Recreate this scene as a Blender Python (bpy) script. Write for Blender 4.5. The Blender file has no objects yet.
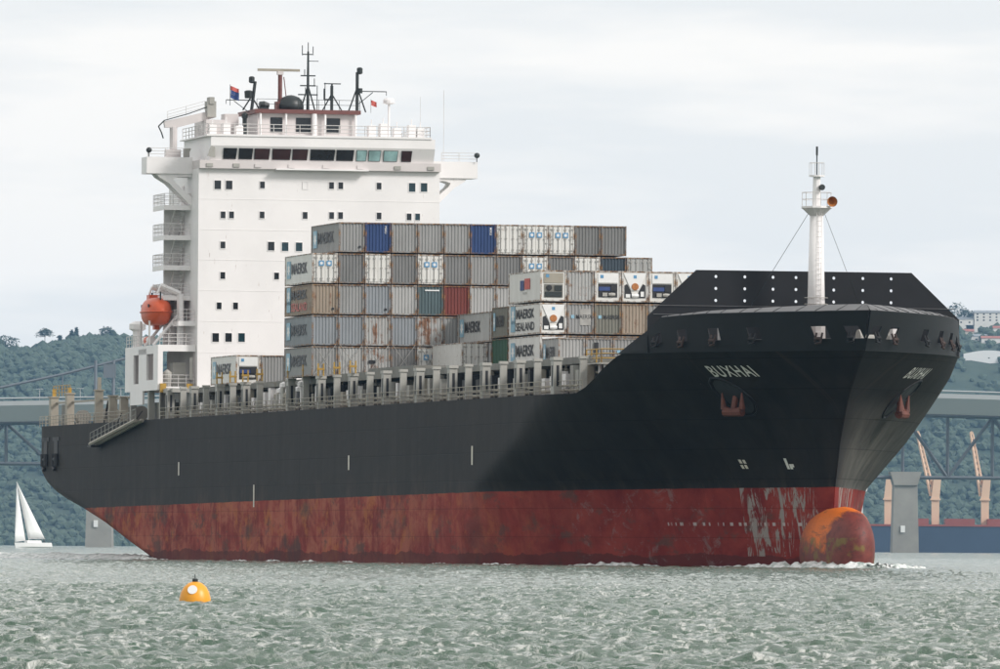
import bpy, bmesh, math, random
import numpy as np
from mathutils import Vector, Matrix

# ------------------------------------------------------------------ camera, world, sun, exposure
scn = bpy.context.scene
COL = scn.collection
R = math.radians
CAMH = 1.51
FPX = 9000.0                                     # focal length in pixels of a 1000 px wide picture
PITCH = math.atan((546.9 - 334.5) / FPX)
ROLL = R(0.386)
cam_d = bpy.data.cameras.new('camera'); cam = bpy.data.objects.new('camera', cam_d); COL.objects.link(cam)
cam_d.sensor_width = 36.0; cam_d.lens = FPX / 1000.0 * 36.0
cam_d.clip_start = 1.0; cam_d.clip_end = 30000.0
cam.matrix_world = Matrix.Translation((0, 0, CAMH)) @ Matrix.Rotation(R(90) + PITCH, 4, 'X') @ Matrix.Rotation(ROLL, 4, 'Z')
scn.camera = cam
scn.render.resolution_x, scn.render.resolution_y = 1024, 685

SUN_AZ, SUN_EL = R(118), R(34)                   # azimuth from +Y clockwise: the sun stands behind the camera, to its right
sun_d = bpy.data.lights.new('sun', 'SUN'); sun = bpy.data.objects.new('sun', sun_d); COL.objects.link(sun)
sun_d.energy = 2.1; sun_d.angle = R(14); sun_d.color = (1.0, 0.955, 0.92)
sdir = Vector((math.sin(SUN_AZ) * math.cos(SUN_EL), math.cos(SUN_AZ) * math.cos(SUN_EL), math.sin(SUN_EL)))
sun.rotation_euler = sdir.to_track_quat('Z', 'Y').to_euler()

world = bpy.data.worlds.new('World'); scn.world = world; world.use_nodes = True
wn, wl = world.node_tree.nodes, world.node_tree.links
wn.clear()
sky = wn.new('ShaderNodeTexSky'); sky.sky_type = 'NISHITA'; sky.sun_disc = False
sky.sun_elevation = SUN_EL; sky.sun_rotation = SUN_AZ; sky.air_density = 1.0; sky.dust_density = 3.0
bg1 = wn.new('ShaderNodeBackground'); bg1.inputs['Strength'].default_value = 0.09
wl.new(sky.outputs[0], bg1.inputs['Color'])
tc = wn.new('ShaderNodeTexCoord'); mp = wn.new('ShaderNodeMapping'); mp.inputs['Scale'].default_value = (7.0, 7.0, 46.0)
wl.new(tc.outputs['Generated'], mp.inputs['Vector'])
nz = wn.new('ShaderNodeTexNoise'); nz.inputs['Scale'].default_value = 1.7; nz.inputs['Detail'].default_value = 5; nz.inputs['Roughness'].default_value = 0.52
wl.new(mp.outputs[0], nz.inputs['Vector'])
cr = wn.new('ShaderNodeValToRGB')
cr.color_ramp.elements[0].position = 0.42; cr.color_ramp.elements[0].color = (0.695, 0.706, 0.706, 1)
cr.color_ramp.elements[1].position = 0.56; cr.color_ramp.elements[1].color = (0.815, 0.795, 0.765, 1)
wl.new(nz.outputs['Fac'], cr.inputs['Fac'])
bg2 = wn.new('ShaderNodeBackground'); bg2.inputs['Strength'].default_value = 1.0
wl.new(cr.outputs[0], bg2.inputs['Color'])
mxw = wn.new('ShaderNodeMixShader'); mxw.inputs[0].default_value = 0.96
wl.new(bg1.outputs[0], mxw.inputs[1]); wl.new(bg2.outputs[0], mxw.inputs[2])
wo = wn.new('ShaderNodeOutputWorld'); wl.new(mxw.outputs[0], wo.inputs['Surface'])

vs = scn.view_settings
vs.view_transform = 'Standard'; vs.look = 'None'; vs.gamma = 1.0; vs.exposure = 0.45; vs.use_curve_mapping = False
scn.cycles.use_denoising = True
try: scn.cycles.denoiser = 'OPENIMAGEDENOISE'
except Exception: pass
scn.cycles.max_bounces = 6; scn.cycles.diffuse_bounces = 3; scn.cycles.glossy_bounces = 3
scn.cycles.volume_bounces = 0; scn.cycles.caustics_reflective = False; scn.cycles.caustics_refractive = False
scn.cycles.sample_clamp_indirect = 4.0
rng = random.Random(7)

# ------------------------------------------------------------------ the ship's own frame: x = forward of transom, y = port, z up
TH = R(13.25)
FWD = Vector((math.sin(TH), -math.cos(TH), 0)); PORT = Vector((math.cos(TH), math.sin(TH), 0))
ORG = Vector((-33.47, 961.1, 0)); SHIPROT = -(math.pi / 2 - TH)
def SW(a, b, z):                                # ship point (b = metres to starboard) in the world
    return ORG + FWD * a - PORT * b + Vector((0, 0, z))
def at_depth(px, py, D):                        # photo pixel -> world point at a chosen distance
    u0, v0 = px - 500, py - 334.5
    u = u0 * math.cos(ROLL) + v0 * math.sin(ROLL); v = -u0 * math.sin(ROLL) + v0 * math.cos(ROLL)
    d = Vector((u, FPX * math.cos(PITCH) + v * math.sin(PITCH), FPX * math.sin(PITCH) - v * math.cos(PITCH)))
    return Vector((0, 0, CAMH)) + d * (D / d.y)

# ------------------------------------------------------------------ mesh helpers
class MB:
    def __init__(s): s.v = []; s.f = []
    def add(s, vs_, fs): 
        o = len(s.v); s.v += [tuple(p) for p in vs_]; s.f += [tuple(i + o for i in f) for f in fs]; return s
    def box(s, x0, x1, y0, y1, z0, z1):
        return s.add([(x0,y0,z0),(x1,y0,z0),(x1,y1,z0),(x0,y1,z0),(x0,y0,z1),(x1,y0,z1),(x1,y1,z1),(x0,y1,z1)],
                     [(0,3,2,1),(4,5,6,7),(0,1,5,4),(1,2,6,5),(2,3,7,6),(3,0,4,7)])
    def boxb(s, a0, a1, b0, b1, z0, z1): return s.box(a0, a1, -max(b0, b1), -min(b0, b1), z0, z1)
    def tube(s, p, q, r, n=6, r2=None, cap=True):
        p, q = Vector(p), Vector(q); d = q - p
        if d.length < 1e-6: return s
        d.normalize(); e = d.cross(Vector((0, 0, 1)) if abs(d.z) < .95 else Vector((1, 0, 0))).normalized(); g = d.cross(e)
        r2 = r if r2 is None else r2
        vs_ = [p + (e * math.cos(2*math.pi*i/n) + g * math.sin(2*math.pi*i/n)) * r for i in range(n)] + \
              [q + (e * math.cos(2*math.pi*i/n) + g * math.sin(2*math.pi*i/n)) * r2 for i in range(n)]
        fs = [(i, i + n, (i + 1) % n + n, (i + 1) % n) for i in range(n)]
        if cap: fs += [tuple(range(n)), tuple(range(2*n - 1, n - 1, -1))]
        return s.add(vs_, fs)
    def path(s, pts, r, n=5):
        for a, b in zip(pts[:-1], pts[1:]): s.tube(a, b, r, n)
        return s
    def lathe(s, prof, c=(0, 0, 0), n=16, ax='z'):
        vs_ = []; fs = []
        for r, h in prof:
            for i in range(n):
                x, y = r * math.cos(2*math.pi*i/n), r * math.sin(2*math.pi*i/n)
                p = (x, y, h) if ax == 'z' else ((h, x, y) if ax == 'x' else (x, h, y))
                vs_.append((p[0] + c[0], p[1] + c[1], p[2] + c[2]))
        for j in range(len(prof) - 1):
            for i in range(n):
                fs.append((j*n + i, j*n + (i+1) % n, (j+1)*n + (i+1) % n, (j+1)*n + i))
        fs += [tuple(range(n - 1, -1, -1)), tuple((len(prof)-1)*n + i for i in range(n))]
        return s.add(vs_, fs)
    def prism(s, poly, w0, w1, ax='y'):          # poly in the two other axes, extruded along ax
        def P(p, w): return {'y': (p[0], w, p[1]), 'x': (w, p[0], p[1]), 'z': (p[0], p[1], w)}[ax]
        n = len(poly)
        return s.add([P(p, w0) for p in poly] + [P(p, w1) for p in poly],
                     [tuple(range(n)), tuple(range(2*n - 1, n - 1, -1))] + [(i, i + n, (i+1) % n + n, (i+1) % n) for i in range(n)])
    def mesh(s, name, smooth=False):
        m = bpy.data.meshes.new(name); m.from_pydata(s.v, [], s.f); m.update()
        bm = bmesh.new(); bm.from_mesh(m); bmesh.ops.recalc_face_normals(bm, faces=bm.faces[:]); bm.to_mesh(m); bm.free()
        if smooth: m.polygons.foreach_set('use_smooth', [True] * len(m.polygons))
        return m
    def obj(s, name, mat, parent=None, smooth=False, loc=None):
        return put(name, s.mesh(name, smooth), mat, parent, loc)
def put(name, mesh, mat=None, parent=None, loc=None, rot=None):
    o = bpy.data.objects.new(name, mesh); COL.objects.link(o)
    if mat is not None:
        if len(mesh.materials) == 0: mesh.materials.append(mat)
        elif mesh.materials[0] is not mat:
            o.material_slots[0].link = 'OBJECT'; o.material_slots[0].material = mat
    if parent is not None: o.parent = parent
    if loc is not None: o.location = loc
    if rot is not None: o.rotation_euler = rot
    return o
def tag(o, label, cat, group=None, kind=None):
    o['label'] = label; o['category'] = cat
    if group: o['group'] = group
    if kind: o['kind'] = kind
    return o
def empty(name, loc, rz=0.0):
    o = bpy.data.objects.new(name, None); COL.objects.link(o); o.location = loc; o.rotation_euler = (0, 0, rz); o.empty_display_size = .5
    return o
def structure(o): o['kind'] = 'structure'; return o
_txt = {}
def text_mesh(s, bold=0.0, spacing=1.0):         # lettering 1 unit tall, flat, as a mesh
    k = (s, bold, spacing)
    if k not in _txt:
        c = bpy.data.curves.new('lettering', 'FONT'); c.body = s; c.size = 1.38; c.extrude = 0.0; c.offset = bold; c.space_character = spacing; c.resolution_u = 3
        t = bpy.data.objects.new('lettering', c); COL.objects.link(t)
        bpy.context.view_layer.update()
        m = bpy.data.meshes.new_from_object(t.evaluated_get(bpy.context.evaluated_depsgraph_get()))
        bpy.data.objects.remove(t); bpy.data.curves.remove(c)
        m.name = 'lettering'; m.materials.clear(); _txt[k] = m
    return _txt[k]
def text_points(s, bold=0.0, spacing=1.0):
    m = text_mesh(s, bold, spacing); return [tuple(v.co) for v in m.vertices], [tuple(p.vertices) for p in m.polygons]

# ------------------------------------------------------------------ materials
class NT:
    def __init__(s, name):
        s.m = bpy.data.materials.new(name); s.m.use_nodes = True; s.n = s.m.node_tree.nodes; s.l = s.m.node_tree.links
        s.b = s.n['Principled BSDF']
    def new(s, t, **kw):
        x = s.n.new(t)
        for k, v in kw.items(): setattr(x, k, v)
        return x
    def link(s, a, b): s.l.new(a, b)
    def val(s, sock, v):
        if hasattr(v, 'links') or hasattr(v, 'is_linked'): s.l.new(v, sock)
        else: sock.default_value = v
    def coord(s, kind='Object', scale=(1, 1, 1), loc=(0, 0, 0)):
        t = s.new('ShaderNodeTexCoord'); m = s.new('ShaderNodeMapping'); m.inputs['Scale'].default_value = scale; m.inputs['Location'].default_value = loc
        s.link(t.outputs[kind], m.inputs['Vector']); return m.outputs[0]
    def noise(s, vec, scale, detail=4, rough=.55, dist=0.0):
        x = s.new('ShaderNodeTexNoise'); s.link(vec, x.inputs['Vector']); x.inputs['Scale'].default_value = scale
        x.inputs['Detail'].default_value = detail; x.inputs['Roughness'].default_value = rough; x.inputs['Distortion'].default_value = dist
        return x.outputs['Fac']
    def ramp(s, fac, p0, p1, c0=(0, 0, 0, 1), c1=(1, 1, 1, 1)):
        x = s.new('ShaderNodeValToRGB'); s.link(fac, x.inputs[0]); e = x.color_ramp.elements
        e[0].position = p0; e[0].color = c0; e[1].position = p1; e[1].color = c1; return x.outputs[0]
    def mix(s, fac, a, b, blend='MIX'):
        x = s.new('ShaderNodeMix', data_type='RGBA', blend_type=blend)
        s.val(x.inputs[0], fac); s.val(x.inputs[6], a); s.val(x.inputs[7], b); return x.outputs[2]
    def math(s, op, a, b=0.0, clamp=False):
        x = s.new('ShaderNodeMath', operation=op); x.use_clamp = clamp; s.val(x.inputs[0], a); s.val(x.inputs[1], b); return x.outputs[0]
    def bump(s, h, strength=.3, dist=.05):
        x = s.new('ShaderNodeBump'); x.inputs['Strength'].default_value = strength; x.inputs['Distance'].default_value = dist
        s.link(h, x.inputs['Height']); s.link(x.outputs[0], s.b.inputs['Normal'])
    def fin(s, col, rough=.5, metal=0.0, spec=.5):
        s.val(s.b.inputs['Base Color'], col); s.val(s.b.inputs['Roughness'], rough); s.b.inputs['Metallic'].default_value = metal
        s.b.inputs['Specular IOR Level'].default_value = spec; return s.m
def C4(c): return (c[0], c[1], c[2], 1.0)
def paint(name, col, rough=.5, var=.12, scale=.6, rust=0.0, spec=.5):
    t = NT(name); v = t.coord('Object'); n = t.noise(v, scale, 5, .6)
    d = C4([c * (1 - var) for c in col]); l = C4([min(1, c * (1 + var)) for c in col])
    c = t.ramp(n, .3, .7, d, l)
    if rust > 0:
        vs_ = t.coord('Object', (2.2, 2.2, .35)); m = t.noise(vs_, 1.1, 6, .65)
        c = t.mix(t.ramp(m, .72 - rust * .22, .80 - rust * .12), c, (0.20, 0.085, 0.035, 1))
    return t.fin(c, rough, 0.0, spec)

def hull_material():
    t = NT('hull_paint'); v = t.coord('Object')
    sp = t.new('ShaderNodeSeparateXYZ'); t.link(v, sp.inputs[0]); X, Y, Z = sp.outputs
    wob = t.math('MULTIPLY', t.math('SUBTRACT', t.noise(v, .35, 5), .5), .14)
    line = t.math('ADD', t.math('MULTIPLY', X, .0049), 5.1)
    dz = t.math('SUBTRACT', line, t.math('ADD', Z, wob))
    red_m = t.math('GREATER_THAN', dz, 0.0)
    # topsides
    st = t.coord('Object', (.5, .5, .05)); streak = t.noise(st, 1.0, 6, .6)
    plate = t.noise(t.coord('Object', (.09, .09, .3)), 1.0, 3, .5)
    top = t.mix(t.ramp(streak, .35, .7), (.0135, .0120, .0108, 1), (.0235, .0205, .0180, 1))
    top = t.mix(t.math('MULTIPLY', t.ramp(plate, .55, .62), .35), top, (.0095, .0095, .0100, 1))
    # streaky pale sheen of the lit port bow flare, painted into the topside colour
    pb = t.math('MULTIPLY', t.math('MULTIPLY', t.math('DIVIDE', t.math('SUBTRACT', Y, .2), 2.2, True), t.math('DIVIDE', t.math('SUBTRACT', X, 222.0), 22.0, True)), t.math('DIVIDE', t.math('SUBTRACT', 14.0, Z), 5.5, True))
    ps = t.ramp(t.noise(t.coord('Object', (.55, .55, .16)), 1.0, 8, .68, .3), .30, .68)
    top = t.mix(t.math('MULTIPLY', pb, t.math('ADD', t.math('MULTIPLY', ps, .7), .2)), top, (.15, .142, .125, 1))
    # rusty grime creeping up by the stern quarter and close above the red
    gr = t.noise(t.coord('Object', (.5, .5, .25)), .9, 6, .65)
    low = t.math('MULTIPLY', t.math('SUBTRACT', 1.0, t.math('DIVIDE', t.math('MULTIPLY', dz, -1.0), 2.2), True), t.ramp(gr, .5, .68))
    top = t.mix(t.math('MULTIPLY', low, .7), top, (.062, .045, .034, 1))
    chip = t.ramp(t.noise(t.coord('Object', (1, 1, 1)), 1.7, 3, .6), .775, .785)
    top = t.mix(t.math('MULTIPLY', chip, .5), top, (.16, .155, .15, 1))
    cx_ = t.new('ShaderNodeCombineXYZ'); t.link(X, cx_.inputs[0]); t.link(Z, cx_.inputs[1])
    bk = t.new('ShaderNodeTexBrick'); t.link(cx_.outputs[0], bk.inputs['Vector']); bk.inputs['Scale'].default_value = 1.0; bk.inputs['Brick Width'].default_value = 9.6; bk.inputs['Row Height'].default_value = 2.35
    bk.inputs['Mortar Size'].default_value = .045; bk.inputs['Mortar Smooth'].default_value = .3; bk.inputs['Color1'].default_value = (.9, .9, .9, 1); bk.inputs['Color2'].default_value = (1.12, 1.12, 1.12, 1); bk.inputs['Mortar'].default_value = (.55, .55, .55, 1)
    top = t.mix(.8, top, t.mix(1.0, top, bk.outputs['Color'], 'MULTIPLY'))
    dent = t.noise(t.coord('Object', (.42, 0, .9)), 1.0, 2, .4)
    sr = t.ramp(t.noise(t.coord('Object', (.75, 0, .012)), 1.0, 4, .6), .64, .70)
    sr = t.math('MULTIPLY', sr, t.math('DIVIDE', t.math('SUBTRACT', Z, 8.5), 6.0, True))
    top = t.mix(t.math('MULTIPLY', sr, .45), top, (.050, .034, .026, 1))
    # boot-top
    n1 = t.noise(t.coord('Object', (.16, .16, .22)), 1.0, 8, .68, .4)
    n2 = t.noise(t.coord('Object', (.20, .20, .34), (11, 4, 2)), 1.0, 9, .70, .6); n4 = t.noise(t.coord('Object', (1.1, 1.1, .12)), 1.0, 7, .65)
    n3 = t.noise(t.coord('Object', (.22, .22, .5), (7, 3, 1)), 1.0, 9, .7)
    red = t.mix(t.ramp(n1, .36, .62), (.150, .014, .012, 1), (.265, .040, .028, 1))
    aft = t.math('DIVIDE', t.math('SUBTRACT', 232.0, X), 60.0, True)
    old = t.math('MULTIPLY', t.ramp(t.math('ADD', t.math('MULTIPLY', n2, .72), t.math('MULTIPLY', n4, .28)), .44, .58), aft)
    red = t.mix(t.math('MULTIPLY', old, .62), red, (.44, .155, .095, 1))
    red = t.mix(t.math('MULTIPLY', t.ramp(n3, .56, .64), .75), red, (.085, .050, .040, 1))
    # orange bloom of rust, freshly rusted patches
    o1 = t.ramp(t.noise(t.coord('Object', (.28, .28, .30), (2, 9, 4)), 1.0, 9, .74), .53, .62)
    red = t.mix(t.math('MULTIPLY', t.math('MULTIPLY', o1, aft), .7), red, (.40, .135, .040, 1))
    # fender stains: darker upright smudges a few metres long
    fn = t.ramp(t.noise(t.coord('Object', (.075, .0, .16), (3.3, 0, .4)), 1.0, 5, .6), .57, .64)
    red = t.mix(t.math('MULTIPLY', t.math('MULTIPLY', fn, aft), .7), red, (.05, .043, .038, 1))
    # weed-dark wet band along the water
    wet = t.math('LESS_THAN', Z, t.math('ADD', t.math('MULTIPLY', t.noise(t.coord('Object', (.13, .13, 0)), 1.0, 6, .7), 1.9), .0))
    red = t.mix(t.math('MULTIPLY', wet, .72), red, (.080, .020, .018, 1))
    # bare-metal scrapes at the forefoot and a scuffed dashed line
    fore = t.math('MULTIPLY', t.math('GREATER_THAN', X, 249.5), t.math('LESS_THAN', X, 259.0))
    sc = t.ramp(t.noise(t.coord('Object', (1.3, 1.3, .32), (0, 0, 0)), 1.0, 6, .7, .8), .50, .56)
    red = t.mix(t.math('MULTIPLY', t.math('MULTIPLY', fore, sc), t.math('GREATER_THAN', Z, .9)), red, (.27, .235, .215, 1))
    fore2 = t.math('MULTIPLY', t.math('GREATER_THAN', X, 224.0), t.math('LESS_THAN', X, 246.0))
    sc2 = t.ramp(t.noise(t.coord('Object', (.5, .5, .8), (1, 0, 2)), .9, 8, .78, .7), .555, .63)
    red = t.mix(t.math('MULTIPLY', t.math('MULTIPLY', fore2, sc2), .55), red, (.22, .17, .16, 1))
    band = t.math('LESS_THAN', t.math('ABSOLUTE', t.math('SUBTRACT', Z, 3.45)), .13)
    dash = t.ramp(t.noise(t.coord('Object', (1.6, 0, 0)), 1.0, 2, .5), .52, .56)
    fore3 = t.math('GREATER_THAN', X, 239.0)
    red = t.mix(t.math('MULTIPLY', t.math('MULTIPLY', band, dash), fore3), red, (.42, .36, .34, 1))
    col = t.mix(red_m, top, t.mix(.5, red, t.mix(1.0, red, bk.outputs['Color'], 'MULTIPLY')))
    rough = t.mix(red_m, (.60, .60, .60, 1), (.70, .70, .70, 1))
    t.bump(t.math('ADD', t.math('MULTIPLY', dent, .9), t.math('MULTIPLY', bk.outputs['Fac'], -.25)), .5, .06)
    t.val(t.b.inputs['Roughness'], rough); t.val(t.b.inputs['Base Color'], col); t.b.inputs['Specular IOR Level'].default_value = .10
    return t.m
def bulb_material():
    t = NT('bulb_paint'); v = t.coord('Object'); sp = t.new('ShaderNodeSeparateXYZ'); t.link(v, sp.inputs[0]); X, Y, Z = sp.outputs
    n = t.noise(t.coord('Object', (.35, .9, .7)), 1.0, 8, .72, .5); n2 = t.noise(v, 1.3, 6, .7)
    c = t.mix(t.ramp(n2, .35, .7), (.110, .016, .013, 1), (.20, .040, .026, 1))
    # orange rust where the anchor chain and the spray keep it wet, a bloom with a ragged edge
    rim = t.math('ADD', t.math('MULTIPLY', Z, .22), t.math('MULTIPLY', n, 1.5))
    rim = t.math('SUBTRACT', rim, t.math('MULTIPLY', t.math('MAXIMUM', t.math('SUBTRACT', X, 265.2), 0.0), .40))
    c = t.mix(t.math('MULTIPLY', t.ramp(t.math('MULTIPLY', rim, .5), .52, .68), t.math('DIVIDE', t.math('SUBTRACT', t.math('ADD', X, t.math('MULTIPLY', n2, 4.0)), 256.0), 8.0, True)), c, (.68, .15, .006, 1))
    ol = t.math('MULTIPLY', t.ramp(t.noise(v, .8, 5, .6), .52, .62), t.math('LESS_THAN', Z, 2.4))
    c = t.mix(t.math('MULTIPLY', ol, .75), c, (.17, .125, .018, 1))
    sk = t.ramp(t.noise(t.coord('Object', (.3, 2.5, 2.5)), 1.0, 6, .7), .56, .64); c = t.mix(t.math('MULTIPLY', sk, .6), c, (.05, .022, .014, 1))
    return t.fin(c, .6)
def container_material():
    t = NT('container_paint'); oi = t.new('ShaderNodeObjectInfo')
    v = t.coord('Object'); off = t.new('ShaderNodeVectorMath', operation='ADD'); t.link(v, off.inputs[0])
    rv = t.new('ShaderNodeCombineXYZ'); k = t.math('MULTIPLY', oi.outputs['Random'], 60.0); t.link(k, rv.inputs[0]); t.link(k, rv.inputs[1]); t.link(rv.outputs[0], off.inputs[1])
    def N(sc, d, r, stretch=(1, 1, 1)):
        m = t.new('ShaderNodeMapping'); m.inputs['Scale'].default_value = stretch; t.link(off.outputs[0], m.inputs[0]); return t.noise(m.outputs[0], sc, d, r)
    base = oi.outputs['Color']
    dirt = N(.8, 6, .6, (1, 1, .5)); c = t.mix(t.math('MULTIPLY', t.ramp(dirt, .35, .75), .35), base, t.mix(1.0, base, (.52, .50, .47, 1), 'MULTIPLY'))
    run = N(1.0, 6, .68, (2.6, 2.6, .28)); blot = N(1.2, 7, .7)
    amt = oi.outputs['Alpha']
    m1 = t.math('SUBTRACT', t.math('ADD', t.math('MULTIPLY', run, .5), t.math('MULTIPLY', blot, .5)), t.math('SUBTRACT', .70, t.math('MULTIPLY', amt, .24)))
    c = t.mix(t.math('MULTIPLY', m1, 14.0, True), c, t.mix(t.ramp(N(3, 3, .5), .4, .6), (.15, .070, .038, 1), (.25, .140, .085, 1)))
    return t.fin(c, .55)
def frame_material():
    t = NT('container_frame'); oi = t.new('ShaderNodeObjectInfo'); v = t.coord('Object')
    c = t.mix(t.ramp(t.noise(v, 1.6, 6, .7), .43, .60), oi.outputs['Color'], t.mix(t.ramp(t.noise(v, 4, 3, .5), .4, .6), (.085, .042, .025, 1), (.27, .135, .040, 1)))
    return t.fin(c, .65)

M = {}
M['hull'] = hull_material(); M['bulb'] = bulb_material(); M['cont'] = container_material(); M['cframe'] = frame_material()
M['white'] = paint('white_ship_paint', (.81, .785, .778), .45, .04, .25, .26)
M['band'] = paint('pinkish_offwhite', (.62, .575, .565), .5, .05, .5, .10)  # darker, pinkish white for the bridge band and smaller fittings
M['railing'] = paint('railing_white', (.62, .60, .585), .5, .08, 1.0)
M['black'] = paint('black_fo_csle_paint', (.010, .010, .0115), .5, .25, .3, 0, .3)
M['inner'] = paint('bulwark_inner_grey', (.20, .20, .20), .6, .2, .4, .2)
M['capgrey'] = paint('bulwark_cap_grey', (.12, .12, .123), .55, .15, .5)
M['brown'] = paint('brown_roof_paint', (.16, .062, .055), .5, .2, .5)
M['mast'] = paint('mast_black', (.022, .028, .028), .45, .2, 1.0)
M['grey'] = paint('deck_fitting_grey', (.36, .35, .32), .55, .15, .5, .3)
M['beige'] = paint('stern_post_beige', (.33, .30, .245), .55, .15, .5, .3)
M['coam'] = paint('coaming_grey', (.17, .165, .145), .6, .3, .4, .35)
M['deck'] = paint('deck_paint', (.10, .055, .045), .7, .3, .3)
M['dark'] = paint('dark_recess', (.018, .018, .020), .6, .2, 1.0)
M['yellow'] = paint('safety_yellow', (.42, .25, .04), .5, .2, 1.0, .35)
M['orange'] = paint('lifeboat_orange', (.60, .095, .028), .38, .10, .6)
M['anchor'] = paint('anchor_rust', (.12, .036, .022), .7, .35, 1.3)
M['darkrust'] = paint('dark_rust', (.040, .022, .018), .7, .35, 1.3)
M['letter'] = paint('name_white', (.62, .62, .58), .5, .10, 2.0)
M['mark'] = paint('draught_mark', (.62, .58, .50), .5, .1, 2.0)
M['txtblack'] = paint('lettering_black', (.020, .021, .025), .5, .1, 2.0)
M['star'] = paint('star_blue', (.24, .42, .53), .5, .1, 2.0)
M['squareblue'] = paint('square_blue', (.10, .27, .46), .5, .1, 2.0)
M['plainwhite'] = paint('plain_white', (.74, .74, .73), .5, .04, 2.0)
M['logored'] = paint('logo_red', (.52, .10, .08), .5, .1, 2.0)
M['logonavy'] = paint('logo_navy', (.03, .06, .19), .5, .1, 2.0)
M['hornorange'] = paint('horn_rust', (.40, .15, .04), .6, .25, 4.0)
M['bar'] = paint('lockbar_grey', (.33, .32, .30), .5, .15, 2.0)
def glass(name, col, rough=.08):
    t = NT(name); n = t.noise(t.coord('Object'), .8, 3, .5); return t.fin(t.ramp(n, .3, .7, C4([c*.7 for c in col]), C4([c*1.3 for c in col])), rough, 0, .5)
M['pane'] = glass('window_glass', (.014, .016, .018)); M['pane2'] = glass('window_glass_green', (.012, .035, .044)); M['pane3'] = glass('window_glass_cyan_sheen', (.30, .47, .47), .15)  # pale cyan bridge panes: reflected light put into the glass colour
M['panered'] = glass('window_glass_curtain', (.045, .020, .020))

# ------------------------------------------------------------------ sea
def wave_tile(L, N, V, wdir, seed, rms, amin=0.0):
    r = np.random.default_rng(seed); k1 = np.fft.fftfreq(N, L / N) * 2 * np.pi
    kx, ky = np.meshgrid(k1, k1, indexing='ij'); k = np.hypot(kx, ky); k[0, 0] = 1
    lw = V * V / 9.81; cosw = (kx * math.cos(wdir) + ky * math.sin(wdir)) / k
    P = np.exp(-1 / (k * lw) ** 2) / k ** 3.6 * (np.abs(cosw) ** 1.6 * .9 + .10) * np.exp(-(k * .035) ** 2); P[0, 0] = 0
    h = (r.normal(size=(N, N)) + 1j * r.normal(size=(N, N))) * np.sqrt(P)
    H = np.fft.ifft2(h).real; s = rms / H.std(); H *= s
    dx = np.fft.ifft2(h * (-1j) * kx / k).real * s; dy = np.fft.ifft2(h * (-1j) * ky / k).real * s
    return H, dx, dy, L
def samp(T, x, y):
    N = T.shape[0]; x = np.mod(x, 1.0) * N; y = np.mod(y, 1.0) * N
    i = np.floor(x).astype(int); j = np.floor(y).astype(int); fx, fy = x - i, y - j; i %= N; j %= N; i2 = (i + 1) % N; j2 = (j + 1) % N
    return T[i, j]*(1-fx)*(1-fy) + T[i2, j]*fx*(1-fy) + T[i, j2]*(1-fx)*fy + T[i2, j2]*fx*fy
TA = wave_tile(41.0, 512, 2.1, R(72), 3, .044); TB = wave_tile(9.0, 256, 1.05, R(100), 5, .021); TC = wave_tile(5.3, 256, .74, R(80), 8, .0165)
def wave(x, y):
    ca, sa = math.cos(.35), math.sin(.35)
    u, v = (x * ca - y * sa), (x * sa + y * ca)
    h = samp(TA[0], x/41, y/41) + samp(TB[0], u/9, v/9) + samp(TC[0], (x*ca + y*sa)/5.3, (y*ca - x*sa)/5.3)
    dx = samp(TA[1], x/41, y/41); dy = samp(TA[2], x/41, y/41)
    return h, dx * 1.1, dy * 1.1
def sea_material():
    t = NT('sea_water'); v = t.coord('Object')
    n = t.noise(t.coord('Object', (.05, .02, .05)), 1.0, 4, .6)
    c = t.ramp(n, .3, .7, (.044, .096, .064, 1), (.090, .150, .104, 1))
    f = t.noise(t.coord('Object', (3.6, 1.7, 1.0)), 1.0, 8, .76, .5); f2 = t.noise(t.coord('Object', (.12, .05, .1)), 1.0, 3, .5)
    fo = t.math('MULTIPLY', t.ramp(f, .51, .62), t.ramp(f2, .22, .55))
    c = t.mix(t.math('MULTIPLY', fo, .8), c, (.78, .78, .74, 1))  # pale flecks: foam and sky glints on the waves, both put into the colour
    t.fin(c, .09, 0, .5); t.b.inputs['IOR'].default_value = 1.333
    h = t.math('ADD', t.noise(t.coord('Object', (5.5, 4.0, 1)), 1.0, 6, .70, .4), t.math('MULTIPLY', t.noise(t.coord('Object', (11, 8, 1)), 1.0, 4, .7), .35))
    t.bump(h, 1.0, .13)
    return t.m
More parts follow.
